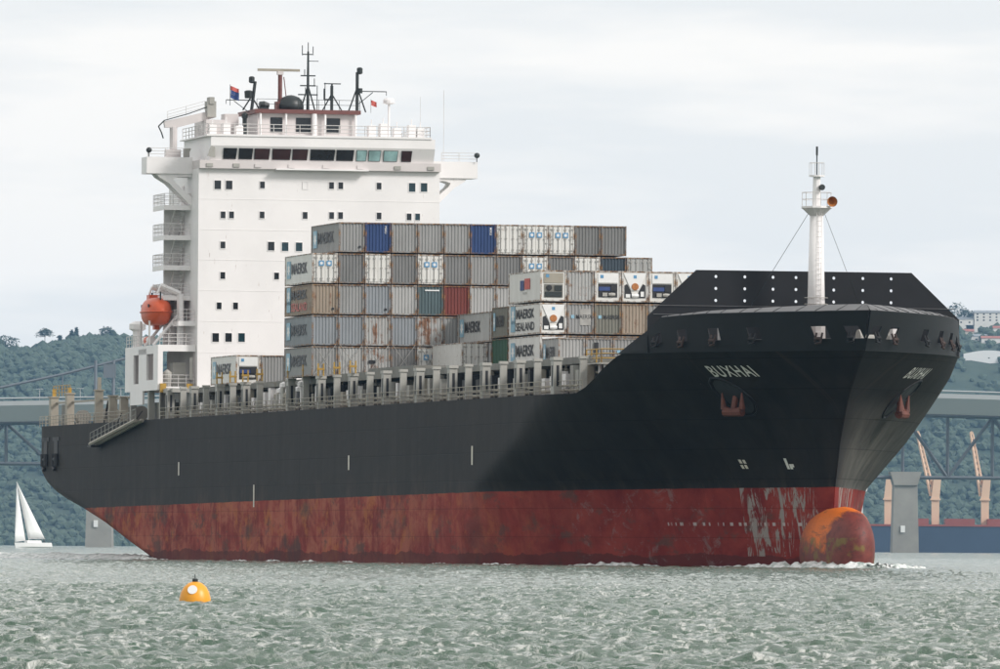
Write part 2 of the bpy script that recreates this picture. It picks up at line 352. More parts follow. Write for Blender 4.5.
def build_sea():
    fine = np.linspace(R(-4.1), R(4.1), 560)
    rest = np.concatenate([R(4.1) + np.linspace(0, 1, 60)[1:] ** 2.2 * (2 * math.pi - R(8.2))])[:-1]
    ang = np.concatenate([fine, rest]); na = len(ang)
    r = [2.0, 10, 25, 45, 60, 75]
    x = 88.0
    while x < 330: r.append(x); x *= 1.0011
    while x < 1500: r.append(x); x *= 1.0032
    while x < 5600: r.append(x); x *= 1.010
    r += [6400, 7600, 9300]
    r = np.array(r); A, RR = np.meshgrid(ang, r)
    X = RR * np.sin(A); Y = RR * np.cos(A)
    h, dx, dy = wave(X, Y)
    ad = np.minimum(np.abs(A), 2 * math.pi - A)
    fade = np.clip((R(4.6) - ad) / R(.6), 0, 1) * np.clip((RR - 70) / 25, 0, 1) * np.clip((3800 - RR) / 1500, .12, 1)
    X = X + dx * fade * np.clip(400 / RR, 0, 1); Y = Y + dy * fade; Z = h * fade
    V_ = np.stack([X, Y, Z], -1).reshape(-1, 3); nr = len(r)
    i = np.arange(nr - 1)[:, None] * na; j = np.arange(na)[None, :]; j2 = (j + 1) % na
    F_ = np.stack([i + j, i + j2, i + na + j2, i + na + j], -1).reshape(-1, 4)[:, ::-1]
    m = bpy.data.meshes.new('sea'); m.vertices.add(len(V_)); m.vertices.foreach_set('co', V_.ravel())
    m.loops.add(F_.size); m.loops.foreach_set('vertex_index', F_.ravel().astype(np.int32))
    m.polygons.add(len(F_)); m.polygons.foreach_set('loop_start', np.arange(0, F_.size, 4, dtype=np.int32)); m.polygons.foreach_set('loop_total', np.full(len(F_), 4, np.int32))
    m.polygons.foreach_set('use_smooth', np.ones(len(F_), bool)); m.update(calc_edges=True); m.validate()
    o = put('sea', m, sea_material()); structure(o); o['label'] = 'choppy grey green harbour water'
build_sea()

# ------------------------------------------------------------------ hull shape
KZ = [-4, 0, 6.4, 10, 13.2, 15.4, 17.0, 20.0, 21.0]
KT = [258, 260, 261.2, 262.6, 264.7, 267.2, 269.5, 271.0, 271.4]
KL = [66, 62, 56.9, 44.7, 39.0, 37.3, 39.6, 42.1, 42.6]
KN = [1.4, 1.45, 1.5, 1.7, 2.0, 2.25, 2.5, 2.6, 2.6]
HB = 16.1
def wid(a, z):
    t = np.interp(z, KZ, KT); L = np.interp(z, KZ, KL); n = np.interp(z, KZ, KN)
    u = min(1.0, max(0.0, (t - a) / L)); w = HB * (1 - (1 - u) ** n)
    return w
SH_A = [-1, 237.1, 239.5, 241.8, 244.3, 247.2, 249.4, 251.7, 253.4, 258, 272]; SH_Z = [13.95, 13.95, 14.45, 15.12, 16.03, 16.94, 17.86, 18.8, 19.75, 19.95, 20.05]
def sheer(a): return float(np.interp(a, SH_A, SH_Z))
KNZ = 17.0
def stern_bottom(a): return float(np.interp(a, [-1, 0, 2, 4.8, 9, 13.5, 22.2, 36.2, 49.9, 59.4, 80, 90], [10.4, 9.2, 8.3, 7.3, 6.5, 5.9, 5.0, 3.3, 1.3, 0.0, -3.2, -4]))
ship = empty('container_ship', ORG, SHIPROT)
tag(ship, 'huge black hulled container ship with red underbody and tall white deckhouse', 'container ship')
def build_hull():
    st = list(np.linspace(0, 14, 12)) + list(np.linspace(16, 190, 60))
    fs_ = [1 - (1 - q) ** 1.35 for q in np.linspace(0, 1, 90)][1:]
    NL = 44; V_ = []
    for a in st:
        zb = stern_bottom(a); zt = 13.95; pts = []
        Rb = 1.4 if a < 85 else 0.0
        for j in range(NL):
            z = zt + (zb - zt) * j / (NL - 1); w = wid(a, z) if a > 180 else HB
            if a < 85:
                q = (z - zb) / Rb
                if q < 1: w = HB - Rb * 1.6 * (1 - math.sqrt(max(0, 1 - (1 - q) ** 2)))
                if a < 3: w -= (1 - a / 3) ** 2 * .7
            pts.append((a, w, z))
        V_.append(pts)
    for q in fs_:                                 # forebody: every level runs from a=190 to its own point on the stem
        zt = 13.95
        for _ in range(12):
            tip = float(np.interp(zt, KZ, KT)); zt = .5 * zt + .5 * min(sheer(190 + (tip - 190) * q), KNZ)
        pts = []
        for j in range(NL):
            z = zt + (-4 - zt) * j / (NL - 1); tip = float(np.interp(z, KZ, KT)); a = 190 + (tip - 190) * q; pts.append((a, wid(a, z) if q < 1 else 0.0, z))
        V_.append(pts)
    n = len(V_); vs_ = []; fs = []
    for pts in V_:
        vs_ += [(a, -w, z) for a, w, z in pts] + [(a, w, z) for a, w, z in pts]
    S = 2 * NL
    for i in range(n - 1):
        for j in range(NL - 1):
            p, q = i * S + j, (i + 1) * S + j
            fs.append((p, q, q + 1, p + 1)); p += NL; q += NL; fs.append((p, p + 1, q + 1, q))
        p, q = i * S + NL - 1, (i + 1) * S + NL - 1; fs.append((p, q, q + NL, p + NL))
    m = bpy.data.meshes.new('hull'); m.from_pydata(vs_, [], fs); m.validate()
    bm = bmesh.new(); bm.from_mesh(m); bmesh.ops.remove_doubles(bm, verts=bm.verts[:], dist=.002); bmesh.ops.dissolve_degenerate(bm, edges=bm.edges[:], dist=.001)
    bmesh.ops.recalc_face_normals(bm, faces=bm.faces[:])
    for f in bm.faces: f.smooth = True
    bm.to_mesh(m); bm.free()
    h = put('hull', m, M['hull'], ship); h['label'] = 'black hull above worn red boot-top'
    # transom
    mb = MB(); left = [(-.01, -V_[0][j][1], V_[0][j][2]) for j in range(NL)]; right = [(-.01, V_[0][j][1], V_[0][j][2]) for j in range(NL)]
    mb.add(left + right[::-1], [tuple(range(2 * NL))]); mb.obj('transom', M['hull'], ship)
    # bulb
    vs_, fs = [], []; prof = [(236, .1), (244, .26), (250, .45), (254, .62), (258, .80), (261, .92), (264, .96), (266, .88), (267.4, .72), (268.4, .5), (268.9, .25), (269, .02)]; ns = 28
    for a, s in prof:
        for k in range(ns):
            th = 2 * math.pi * k / ns; cz = 1.55
            yy = 2.15 * s * math.copysign(abs(math.cos(th)) ** .85, math.cos(th)); zz = cz + 3.4 * (s ** .8) * math.sin(th) * (1.0 if math.sin(th) > 0 else 1.3)
            vs_.append((a, yy, zz))
    for i in range(len(prof) - 1):
        for k in range(ns): fs.append((i*ns + k, i*ns + (k+1) % ns, (i+1)*ns + (k+1) % ns, (i+1)*ns + k))
    fs.append(tuple((len(prof)-1)*ns + k for k in range(ns)))
    MB().add(vs_, fs).obj('bulbous_bow', M['bulb'], ship, True)['label'] = 'rust orange bulbous bow at the waterline'
build_hull()

def hull_b(a, z): return wid(a, z)
# forecastle bulwark: upright plating above the knuckle with mooring ports left open
PORTS = [(252.6, 18.4, .55, .75), (255.5, 18.35, .5, .55), (258.7, 18.45, .5, .6), (262.2, 18.5, .5, .55), (267.2, 18.5, .55, .6), (269.4, 18.55, .5, .55)]
def build_bulwark():
    def side(sgn):
        As = sorted(set([244.3 + i * .35 for i in range(75)] + [p[0] + d * p[2] for p in PORTS for d in (-1, 1)] + [271.05]))
        As = [a for a in As if a <= 271.05]
        lev = [0, .18, .30, .62, .74, 1.0]; V_ = []; F_ = []
        for a in As:
            zt = sheer(a)
            for q in lev:
                z = KNZ - .03 + max(0.02, (zt - KNZ + .03)) * q; tip = float(np.interp(z, KZ, KT)); a2 = min(a, tip)
                V_.append((a2, sgn * (wid(a2, z) + .05), z))
        n = len(lev)
        for i in range(len(As) - 1):
            am = (As[i] + As[i+1]) / 2
            for j in range(n - 1):
                if j == 2 and any(abs(am - p[0]) < p[2] for p in PORTS): continue
                F_.append((i*n + j, (i+1)*n + j, (i+1)*n + j + 1, i*n + j + 1))
        mb = MB().add(V_, F_); o = mb.obj('bulwark', M['black'], ship, False)
        sd = o.modifiers.new('thickness', 'SOLIDIFY'); sd.thickness = .12; sd.offset = 0
        # canted cap strake
        V_, F_ = [], []
        ca = [a for a in As if a >= 253.2]
        for a in ca:
            t = min(1, (a - 253.2) / 14.0); z = sheer(a) + .02; tip = float(np.interp(z, KZ, KT)); a2 = min(a, tip); w = wid(a2, z)
            V_ += [(a2, sgn * (w + .05), z), (a2 - .9 * t, sgn * max(0.0, w - 1.1 * t), z + .06 + .46 * t)]
        for i in range(len(ca) - 1): F_.append((2*i, 2*i+2, 2*i+3, 2*i+1))
        c = MB().add(V_, F_).obj('bulwark_cap', M['capgrey'], ship)
        for i in range(2, len(ca) - 1, 5):
            p, q = Vector(V_[2*i]), Vector(V_[2*i+1]); MB().tube(p + Vector((0, 0, .03)), q + Vector((0, 0, .0)), .025, 4).obj('cap_seam', M['black'], c)
        # mooring fairleads hung under the ports
        for k, (a, z, hw, hh) in enumerate(PORTS):
            b = wid(a, z) + .1; tx = Vector((1, -sgn * (wid(a, z) - wid(a + .6, z)) / .6, 0)).normalized(); nr = Vector((-tx.y, tx.x, 0)) * (1 if sgn > 0 else -1)
            ctr = Vector((a, sgn * b, z - .62)); mb = MB(); hw = hw * .62
            for s_ in (-1, 1): mb.tube(ctr + tx * hw * s_ * .8 + Vector((0, 0, .45)), ctr + tx * hw * s_ * .8 + nr * .25 - Vector((0, 0, .25)), .09, 6)
            mb.tube(ctr - tx * hw * .9 + nr * .22, ctr + tx * hw * .9 + nr * .16, .14, 8); mb.tube(ctr - tx * hw * .8 + nr * .2 - Vector((0, 0, .4)), ctr + tx * hw * .8 + nr * .14 - Vector((0, 0, .3)), .09, 6)
            mb.obj('fairlead', M['darkrust'] if k in (1, 2, 4) else M['black'], ship)
    side(-1); side(1)
    # knuckle moulding
    for sgn in (-1, 1):
        pts = [(min(a, 269.5), sgn * (wid(min(a, 269.5), KNZ) + .03), KNZ) for a in np.linspace(247.4, 269.5, 40)]
        MB().path(pts, .07, 5).obj('knuckle_moulding', M['black'], ship)
build_bulwark()

def build_decks():
    def sheet(name, a0, a1, z, n, mat, inset=.1):
        As = np.linspace(a0, a1, n); v = []; f = []
        for a in As:
            w = max(.02, wid(a, z) - inset); v += [(a, -w, z), (a, w, z)]
        for i in range(n - 1): f.append((2*i, 2*i+1, 2*i+3, 2*i+2))
        return MB().add(v, f).obj(name, mat, ship)
    sheet('main_deck', .05, 248.3, 13.90, 60, M['deck']); sheet('forecastle_deck', 248.4, 269.2, 16.9, 40, M['deck'])
    MB().prism([(-wid(248.4, 13.95) + .5, 13.95), (wid(248.4, 13.95) - .5, 13.95), (wid(248.4, 16.8) - .4, 16.8), (-wid(248.4, 16.8) + .4, 16.8)], 248.3, 248.5, 'x').obj('forecastle_bulkhead', M['grey'], ship)
    # transverse breakwater with rows of round holes
    c = bpy.data.curves.new('breakwater', 'CURVE'); c.dimensions = '2D'; c.fill_mode = 'BOTH'; c.extrude = .06
    def spl(pts):
        s = c.splines.new('POLY'); s.points.add(len(pts) - 1); s.use_cyclic_u = True
        for p, q in zip(s.points, pts): p.co = (q[0], q[1], 0, 1)
    spl([(-12.85, 19.9), (-12.85, 16.95), (12.85, 16.95), (12.85, 19.9), (8.87, 23.6), (-8.87, 23.6)])
    for y in (-7.25, -4.87, -2.55, -.66, 2.46, 4.86, 7.2):
        for z in (23.1, 22.15, 21.2):
            spl([(y + .125 * math.cos(t * math.pi / 6), z + .125 * math.sin(t * math.pi / 6)) for t in range(12)])
    t = bpy.data.objects.new('tmp', c); COL.objects.link(t); bpy.context.view_layer.update()
    m = bpy.data.meshes.new_from_object(t.evaluated_get(bpy.context.evaluated_depsgraph_get())); bpy.data.objects.remove(t)
    m.name = 'breakwater'; m.materials.clear()
    o = put('breakwater', m, M['black'], ship, (251.5, 0, 0), (R(90), 0, R(90))); o['label'] = 'black breakwater pierced by rows of round holes'
    for y in (-11, -8.5, -6, -3.7, -1.5, 1.2, 3.7, 6, 8.5, 11):
        zt = 23.3 if abs(y) < 8.6 else 21.0
        MB().prism([(251.35, 16.95), (249.4, 16.95), (251.35, zt)], y - .05, y + .05).obj('breakwater_bracket', M['black'], o).matrix_parent_inverse = o.matrix_basis.inverted()
    for z in (20.05, 20.75):                      # thin hand rails fixed to its face
        MB().tube((251.68, -12.4, z), (251.68, 12.4, z), .025, 4).obj('breakwater_rail', M['capgrey'], ship)
    # foremast
    fm = MB().tube((255.2, 0, 16.9), (255.2, 0, 28.3), .80, 16, .52).obj('foremast', M['white'], ship, True)
    MB().lathe([(.55, 27.9), (1.15, 28.45), (1.25, 28.5), (1.25, 28.65), (.6, 28.66)], (255.2, 0, 0), 12).obj('mast_platform', M['white'], fm)
    MB().tube((255.2, 0, 28.6), (255.2, 0, 31.0), .36, 10, .3).obj('mast_head', M['white'], fm)
    MB().lathe([(.62, 31.0), (.62, 31.12)], (255.2, 0, 0), 10).obj('mast_head_platform', M['white'], fm)
    MB().tube((255.2, 0, 31.1), (255.2, 0, 33.2), .05, 6).tube((255.2, .0, 32.7), (255.2, .0, 33.4), .09, 6).obj('aerial_pole', M['mast'], fm)
    rl = MB(); rl2 = MB()
    for k in range(12):
        p = (255.2 + 1.18 * math.cos(k * math.pi / 6), 1.18 * math.sin(k * math.pi / 6)); q = (255.2 + 1.18 * math.cos((k + 1) * math.pi / 6), 1.18 * math.sin((k + 1) * math.pi / 6))
        rl.tube((*p, 28.65), (*p, 29.75), .025, 4)
        for z in (29.2, 29.75): rl.tube((*p, z), (*q, z), .022, 4)
        p2 = (255.2 + .6 * math.cos(k * math.pi / 6), .6 * math.sin(k * math.pi / 6)); q2 = (255.2 + .6 * math.cos((k + 1) * math.pi / 6), .6 * math.sin((k + 1) * math.pi / 6))
        rl2.tube((*p2, 31.1), (*p2, 32.1), .02, 4); rl2.tube((*p2, 32.1), (*q2, 32.1), .02, 4)
    rl.obj('mast_railing', M['railing'], fm); rl2.obj('mast_railing', M['railing'], fm)
    MB().lathe([(.06, 255.0), (.08, 255.4), (.12, 255.8), (.2, 256.1), (.40, 256.4), (.42, 256.44), (.30, 256.2), (.1, 255.9)], (0, .95, 29.0), 16, 'x').obj('ship_horn', M['hornorange'], fm, True)
    MB().lathe([(.22, 255.5), (.25, 255.8), (.2, 256.0)], (0, .28, 30.15), 10, 'x').obj('mast_lamp', M['mast'], fm)
    for s_ in (-1, 1): MB().tube((255.3, s_ * .5, 28.4), (252.0, s_ * 4.6, 20.6), .02, 4).obj('mast_stay', M['mast'], fm)
    lad = MB()
    for k in range(26): lad.tube((255.95, -.2, 17.4 + k * .42), (255.95, .2, 17.4 + k * .42), .02, 4)
    [lad.tube((255.95, y, 17.2), (255.95, y, 28.2), .025, 4) for y in (-.2, .2)]
    lad.obj('mast_ladder', M['railing'], fm)
    rg = MB()
    for z in (20.9, 21.4):
        for k in range(8): rg.tube((255.2 + .95 * math.cos(k * math.pi/4), .95 * math.sin(k * math.pi/4), z), (255.2 + .95 * math.cos((k+1) * math.pi/4), .95 * math.sin((k+1) * math.pi/4), z), .03, 4)
    rg.obj('mast_hoop', M['grey'], fm)
    # windlasses on the forecastle deck, seen through the ports
    for s_ in (-1, 1):
        w = MB().lathe([(.9, -1.2), (.9, -1.05), (.5, -1.0), (.5, 1.0), (.9, 1.05), (.9, 1.2)], (259, s_ * 3.6, 17.95), 14, 'y').box(258.2, 259.8, s_ * 3.6 - 1.6, s_ * 3.6 + 1.6, 16.9, 17.4).obj('windlass', M['grey'], ship)
        MB().box(254.6, 256.0, s_ * 7.0 - .9, s_ * 7.0 + .9, 16.9, 19.0).obj('winch_house', M['white'], ship)
build_decks()

# ship's name and marks, laid on the plating
def hull_text(s, a0, a1, z0, hgt, side, mat, name, bold=.012, spacing=1.0, off=.05):
    P_, F_ = text_points(s, bold, spacing); x0 = min(p[0] for p in P_); x1 = max(p[0] for p in P_); v = []
    for x, y, _ in P_:
        u = (x - x0) / max(1e-6, x1 - x0); a = a0 + (a1 - a0) * u; z = z0 + y * hgt
        v.append((a, -side * (wid(a, z) + off), z))
    o = MB().add(v, F_).obj(name, mat, ship); return o
hull_text('BUXHAI', 256.1, 259.95, 15.05, .86, 1, M['letter'], 'name_lettering', .02, 1.14)
hull_text('BUXHAI', 259.95, 256.1, 15.05, .86, -1, M['letter'], 'name_lettering', .02, 1.14)
def hull_patch(name, a0, a1, z0, z1, mat, side=1, off=.04):
    v = [(a, -side * (wid(a, z) + off), z) for a, z in ((a0, z0), (a1, z0), (a1, z1), (a0, z1))]
    return MB().add(v, [(0, 1, 2, 3)]).obj(name, mat, ship)
for a, z0, z1 in ((77.3, 8.3, 9.6), (113.7, 5.1, 7.2), (155.5, 8.3, 9.6), (204.3, 8.4, 10.0)): hull_patch('draught_mark', a, a + .55, z0, z1, M['mark'])
for dx, dz in ((0, 0), (.45, 0), (.1, .42), (.55, .4)): hull_patch('thruster_mark', 251.2 + dx, 251.5 + dx, 7.85 + dz, 8.15 + dz, M['mark'])
for dx, z0, z1 in ((0, 7.8, 8.65), (.35, 7.8, 8.2), (.55, 7.95, 8.2)): hull_patch('bulb_mark', 256.4 + dx, 256.68 + dx, z0, z1, M['letter'])
def anchor(a, z, side):
    c = Vector((a, -side * (wid(a, z) + .15), z)); root = empty('ship_anchor', SW(a, side * (wid(a, z) + .1), z), SHIPROT)
    n = Vector((.55, -side * .83, -.1)).normalized(); t = Vector((.83, side * .55, 0)).normalized(); up = Vector((0, 0, 1))
    def P(u, v, w): return t * u + up * v + n * w
    MB().tube(P(0, 1.6, -.3), P(0, -.9, .35), .26, 8).obj('shank', M['anchor'], root)
    fl = MB()
    for s_ in (-1, 1):
        base = P(.25 * s_, -1.0, .3); tip = P(1.05 * s_, .55, .55)
        fl.tube(base, P(.95 * s_, -.75, .4), .30, 8, .26); fl.tube(P(.95 * s_, -.75, .4), tip, .28, 7, .05)
    fl.obj('fluke', M['anchor'], root); MB().tube(P(-.95, -1.0, .35), P(.95, -1.0, .35), .34, 8).obj('crown', M['anchor'], root)
    pr = MB(); N_ = 14; v = [(a, 0, 0)] * 0
    # recessed pocket rim on the plating
    ring = [(a + 1.35 * math.cos(k*2*math.pi/N_), z + .2 + 1.5 * math.sin(k*2*math.pi/N_)) for k in range(N_)]
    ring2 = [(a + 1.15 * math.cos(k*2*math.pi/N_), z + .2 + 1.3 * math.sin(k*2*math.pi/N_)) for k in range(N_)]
    MB().path([(p, -side * (wid(p, q) + .03), q) for p, q in ring + ring[:1]], .09, 5).obj('anchor_pocket_rim', M['black'], ship)
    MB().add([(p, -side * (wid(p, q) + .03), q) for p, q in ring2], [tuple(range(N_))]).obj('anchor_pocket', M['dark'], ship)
    tag(root, 'rusty anchor housed in pocket on the ' + ('broad black flank below the large ship name' if side > 0 else 'pale far bow below the narrow ship name'), 'anchor', 'bow anchors')
anchor(255.9, 13.3, 1); anchor(255.9, 13.25, -1)

# ------------------------------------------------------------------ deck edge: posts, coamings, rails
def rail(pts, name='railing', hgt=1.1, step=1.6, mat='railing', r=.03, bars=3, parent=None):
    mb = MB()
    for p, q in zip(pts[:-1], pts[1:]):
        p, q = Vector((p[0], -p[1], p[2])), Vector((q[0], -q[1], q[2])); L = (q - p).length; n = max(1, int(round(L / step)))
        for k in range(n + 1): mb.tube(p + (q - p) * k / n, p + (q - p) * k / n + Vector((0, 0, hgt)), r, 4, cap=False)
        for j in range(bars): 
            zz = Vector((0, 0, hgt * (j + 1) / bars)); mb.tube(p + zz, q + zz, r * .9, 4, cap=False)
    return mb.obj(name, M[mat], parent or ship)
def dims(nm): return nm
post_narrow = MB().box(-.16, .16, -.28, .28, 13.9, 16.95).box(-.25, .25, -.36, .36, 16.75, 16.98).mesh('deck_post')
post_wide = MB().box(-.5, .5, -.34, .34, 13.9, 16.95).box(-.6, .6, -.4, .4, 16.72, 16.98).mesh('deck_post')
slot = MB().box(-.2, .2, -.36, -.345, 14.6, 16.3).mesh('post_slot')
slot2 = MB().box(.505, .52, -.11, .11, 14.6, 16.3).mesh('post_slot')
pa = [70, 76.7, 82, 88, 94.6, 101, 107, 113.6, 127.7, 134.4, 141, 147.9, 154.7, 161.8, 168.4, 175.3, 181.6, 188.3, 194.4, 200.5, 206.8, 213.4, 219.2, 225.6, 231.6, 237.4]
for i, a in enumerate(pa):
    for sd in (1, -1):
        wide = i % 2 == 0
        p = put('deck_post', post_wide if wide else post_narrow, M['grey'], ship, (a, -sd * min(15.55, wid(a, 13.95) - .5), 0)); 
        if sd < 0: p.rotation_euler = (0, 0, math.pi)
        if wide: put('post_slot', slot, M['dark'], p)
        if wide and sd > 0: put('post_slot', slot2, M['dark'], p)
brk = MB().box(-.12, .12, -.3, -.2, 16.98, 18.1).box(-.12, .12, .2, .3, 16.98, 18.1).box(-.15, .15, -.34, .34, 17.5, 17.68).mesh('lashing_bracket')
for a in (94.6, 101, 107, 113.6, 127.7, 134.4, 141, 147.9, 154.7): put('lashing_bracket', brk, M['yellow'], ship, (a + .8, -15.75, 0))
for a in (66.9, 67.1): pass
# hatch coamings and covers by bay
BAYS = [(72.6, 85.3), (86.2, 98.9), (99.7, 112.4), (113.2, 125.8), (126.7, 139.3), (139.6, 153.4), (153.7, 172.2), (172.6, 185.4), (186, 199), (199.6, 212.6), (213.2, 225.6), (226.2, 237)]
for k, (a0, a1) in enumerate(BAYS):
    MB().boxb(a0, a1, -12.6, 12.6, 13.9, 16.2).obj('hatch_coaming', M['coam'], ship)
    zt = 16.97 if k < 5 else (17.17 if k == 5 else 17.42 if k == 6 else 17.0)
    hc = MB().boxb(a0 + .1, a1 - .1, -13.9, 13.9, 16.45, zt).obj('hatch_cover', M['coam'], ship)
    ribs = MB(); n = int((a1 - a0) / 1.3)
    for j in range(n + 1):
        x = a0 + .15 + (a1 - a0 - .3) * j / n; ribs.boxb(x - .06, x + .06, 12.6, 13.25, 13.9, 16.2)
    ribs.boxb(a0, a1, 12.6, 13.3, 15.0, 15.15); ribs.obj('coaming_stay', M['coam'], ship)
    for j in range(5):
        x = a0 + 1.2 + (a1 - a0 - 2.4) * j / 4 + rng.uniform(-.5, .5); hh = rng.uniform(.9, 1.9); w = rng.uniform(.35, .75)
        MB().boxb(x - w, x + w, 13.5, 14.2, 14.0 + rng.choice((0, .5)), 14.0 + hh + .5).obj('deck_locker', M[rng.choice(('white', 'beige', 'grey', 'dark'))], ship)
    fr = MB()
    for y in (0, 1):
        for j in range(13): fr.tube((a1 + .2, -13.2 + j * 2.2, 14), (a1 + .2, -13.2 + j * 2.2, 16.9), .09, 4)
    fr.box(a1 + .1, a1 + .3, -13.5, 13.5, 15.6, 15.75); fr.obj('cross_deck_frame', M['beige'], ship)
MB().tube((66.8, -14.6, 14.25), (237, -14.6, 14.25), .13, 6).tube((66.8, -14.95, 14.6), (237, -14.95, 14.6), .08, 5).obj('deck_pipe', M['beige'], ship)
rail([(0.3, 15.9, 13.92), (49, 15.9, 13.92)], 'deck_railing', mat='beige', r=.035); rail([(67, 15.95, 13.92), (215, 15.95, 13.92), (226, wid(226, 13.9) - .12, 13.92), (238, wid(238, 13.9) - .12, 13.92)], 'deck_railing', mat='beige', r=.032)
rail([(0.3, -15.9, 13.92), (215, -15.95, 13.92), (226, -wid(226, 13.9) + .12, 13.92), (238, -wid(238, 13.9) + .12, 13.92)], 'deck_railing', mat='beige', r=.03, step=3); rail([(.2, 15.2, 13.92), (.2, -15.2, 13.92)], 'deck_railing', mat='beige', r=.03)
# machinery in the open bay abaft the tall stack
for k in range(9):
    a = 114.2 + k * 1.35; MB().tube((a, -13.9, 13.9), (a, -13.9, 15.3 + .5 * (k % 3)), .22, 8).lathe([(.2, 15.3 + .5 * (k % 3)), (.45, 15.35 + .5 * (k % 3)), (.42, 15.7 + .5 * (k % 3)), (.1, 15.85 + .5 * (k % 3))], (a, -13.9, 0), 10).obj('deck_ventilator', M['white' if k % 3 else 'beige'], ship)
# fore part: little platform with yellow guards
pf = MB().boxb(235.3, 239.6, 11.6, 13.9, 16.3, 16.42).obj('lookout_platform', M['grey'], ship)
rail([(235.3, 13.8, 16.42), (239.5, 13.6, 16.42)], 'platform_railing', mat='yellow', r=.05, step=1.5); rail([(239.5, 13.6, 16.42), (239.5, 11.7, 16.42)], 'platform_railing', mat='yellow', r=.05)
for a in (235.6, 237.4, 239.2): MB().tube((a, -13.2, 13.9), (a, -13.2, 16.3), .14, 6).obj('platform_post', M['white'], ship)
# stern working deck
for a, zt, w in ((5.2, 16.95, .6), (14.4, 17.2, .55), (30.8, 17.3, .35), (38.5, 16.6, .4), (44.5, 16.4, .4)):
    for sd in (1, -1):
        MB().boxb(a - w, a + w, sd * 14.9, sd * 15.7, 13.9, zt).boxb(a - w - .1, a + w + .1, sd * 14.8, sd * 15.8, zt, zt + .15).obj('stern_post', M['beige'], ship)
for a in (5.2, 14.4): MB().boxb(a - .2, a + .2, 15.15, 15.45, 17.1, 17.9).obj('post_cap_guard', M['yellow'], ship)
MB().boxb(4, 46, 14.9, 15.1, 16.3, 16.5).boxb(4, 46, -15.1, -14.9, 16.3, 16.5).boxb(30.4, 31.0, 15.1, 15.4, 17.0, 18.7).obj('stern_beam', M['beige'], ship)
rail([(5, 15.3, 17.1), (14.6, 15.3, 17.1)], 'stern_railing', mat='yellow', r=.035)
for a, l in ((21, 6), (27, 5), (36, 5), (42, 5)):
    MB().tube((a, -14.0, 13.9), (a + 2.2, -14.0, 16.3), .12, 6).obj('stern_brace', M['dark'], ship)
for a in (9, 22.5, 26, 34, 41):
    MB().lathe([(.75, -.7), (.75, -.6), (.4, -.55), (.4, .55), (.75, .6), (.75, .7)], (a, -12.9, 14.9), 12, 'x').boxb(a - .9, a + .9, 12.2, 13.7, 13.9, 14.3).obj('mooring_winch', M['coam'], ship)
for a in (8.2, 11.0): MB().boxb(a, a + 1.9, 14.9, 15.0, 14.0, 16.2).obj('window_frame', M['coam'], ship)
# mooring openings and rollers on the quarter
for a in (5.0, 11.0):
    f = MB().boxb(a - 1.8, a + 2.0, 16.05, 16.16, 12.35, 12.75).boxb(a - .9, a + 1.1, 16.05, 16.16, 11.0, 12.75).obj('mooring_opening', M['dark'], ship)
    g = MB()
    for s_ in (-.9, .9): g.tube((a + s_, -16.2, 9.7), (a + s_, -16.2, 11.0), .3, 8)
    g.tube((a - 1.1, -16.2, 10.4), (a + 1.1, -16.2, 10.4), .2, 6).tube((a - .9, -16.2, 9.6), (a + .2, -16.3, 9.3), .18, 6); g.obj('roller_fairlead', M['dark'], ship)
# accommodation ladder lashed along the quarter
gl = empty('t', (0, 0, 0)); bpy.data.objects.remove(gl)
p0, p1 = Vector((35.4, -16.7, 11.75)), Vector((59.8, -16.7, 13.9)); mb = MB()
for y in (-.35, .35): mb.tube(p0 + Vector((0, y, 0)), p1 + Vector((0, y, 0)), .20, 6)
for k in range(40): q = p0 + (p1 - p0) * k / 39; mb.box(q.x - .12, q.x + .12, q.y - .35, q.y + .35, q.z - .03, q.z + .03)
gw = mb.obj('accommodation_ladder', M['beige'], ship)
mb = MB()
for k in range(13):
    q = p0 + (p1 - p0) * k / 12; mb.tube(q + Vector((0, -.35, 0)), q + Vector((0, -.35, 1.15)), .035, 4)
mb.tube(p0 + Vector((0, -.35, 1.15)), p1 + Vector((0, -.35, 1.15)), .035, 4).tube(p0 + Vector((0, -.35, .6)), p1 + Vector((0, -.35, .6)), .03, 4)
mb.obj('ladder_handrail', M['grey'], gw)
MB().box(34.6, 36.6, -17.2, -16.2, 11.45, 11.62).obj('ladder_platform', M['dark'], gw); MB().tube((46, -16.7, 12.8), (46, -15.8, 14.8), .06, 5).tube((57, -16.7, 13.7), (57, -15.8, 14.9), .06, 5).obj('ladder_fall', M['dark'], gw)

# ------------------------------------------------------------------ deckhouse
HF = 67.2; HW = 12.27
house = MB().boxb(52.0, HF, -HW, HW, 13.9, 38.9).obj('deckhouse', M['white'], ship); house['label'] = 'tall flat white accommodation block'
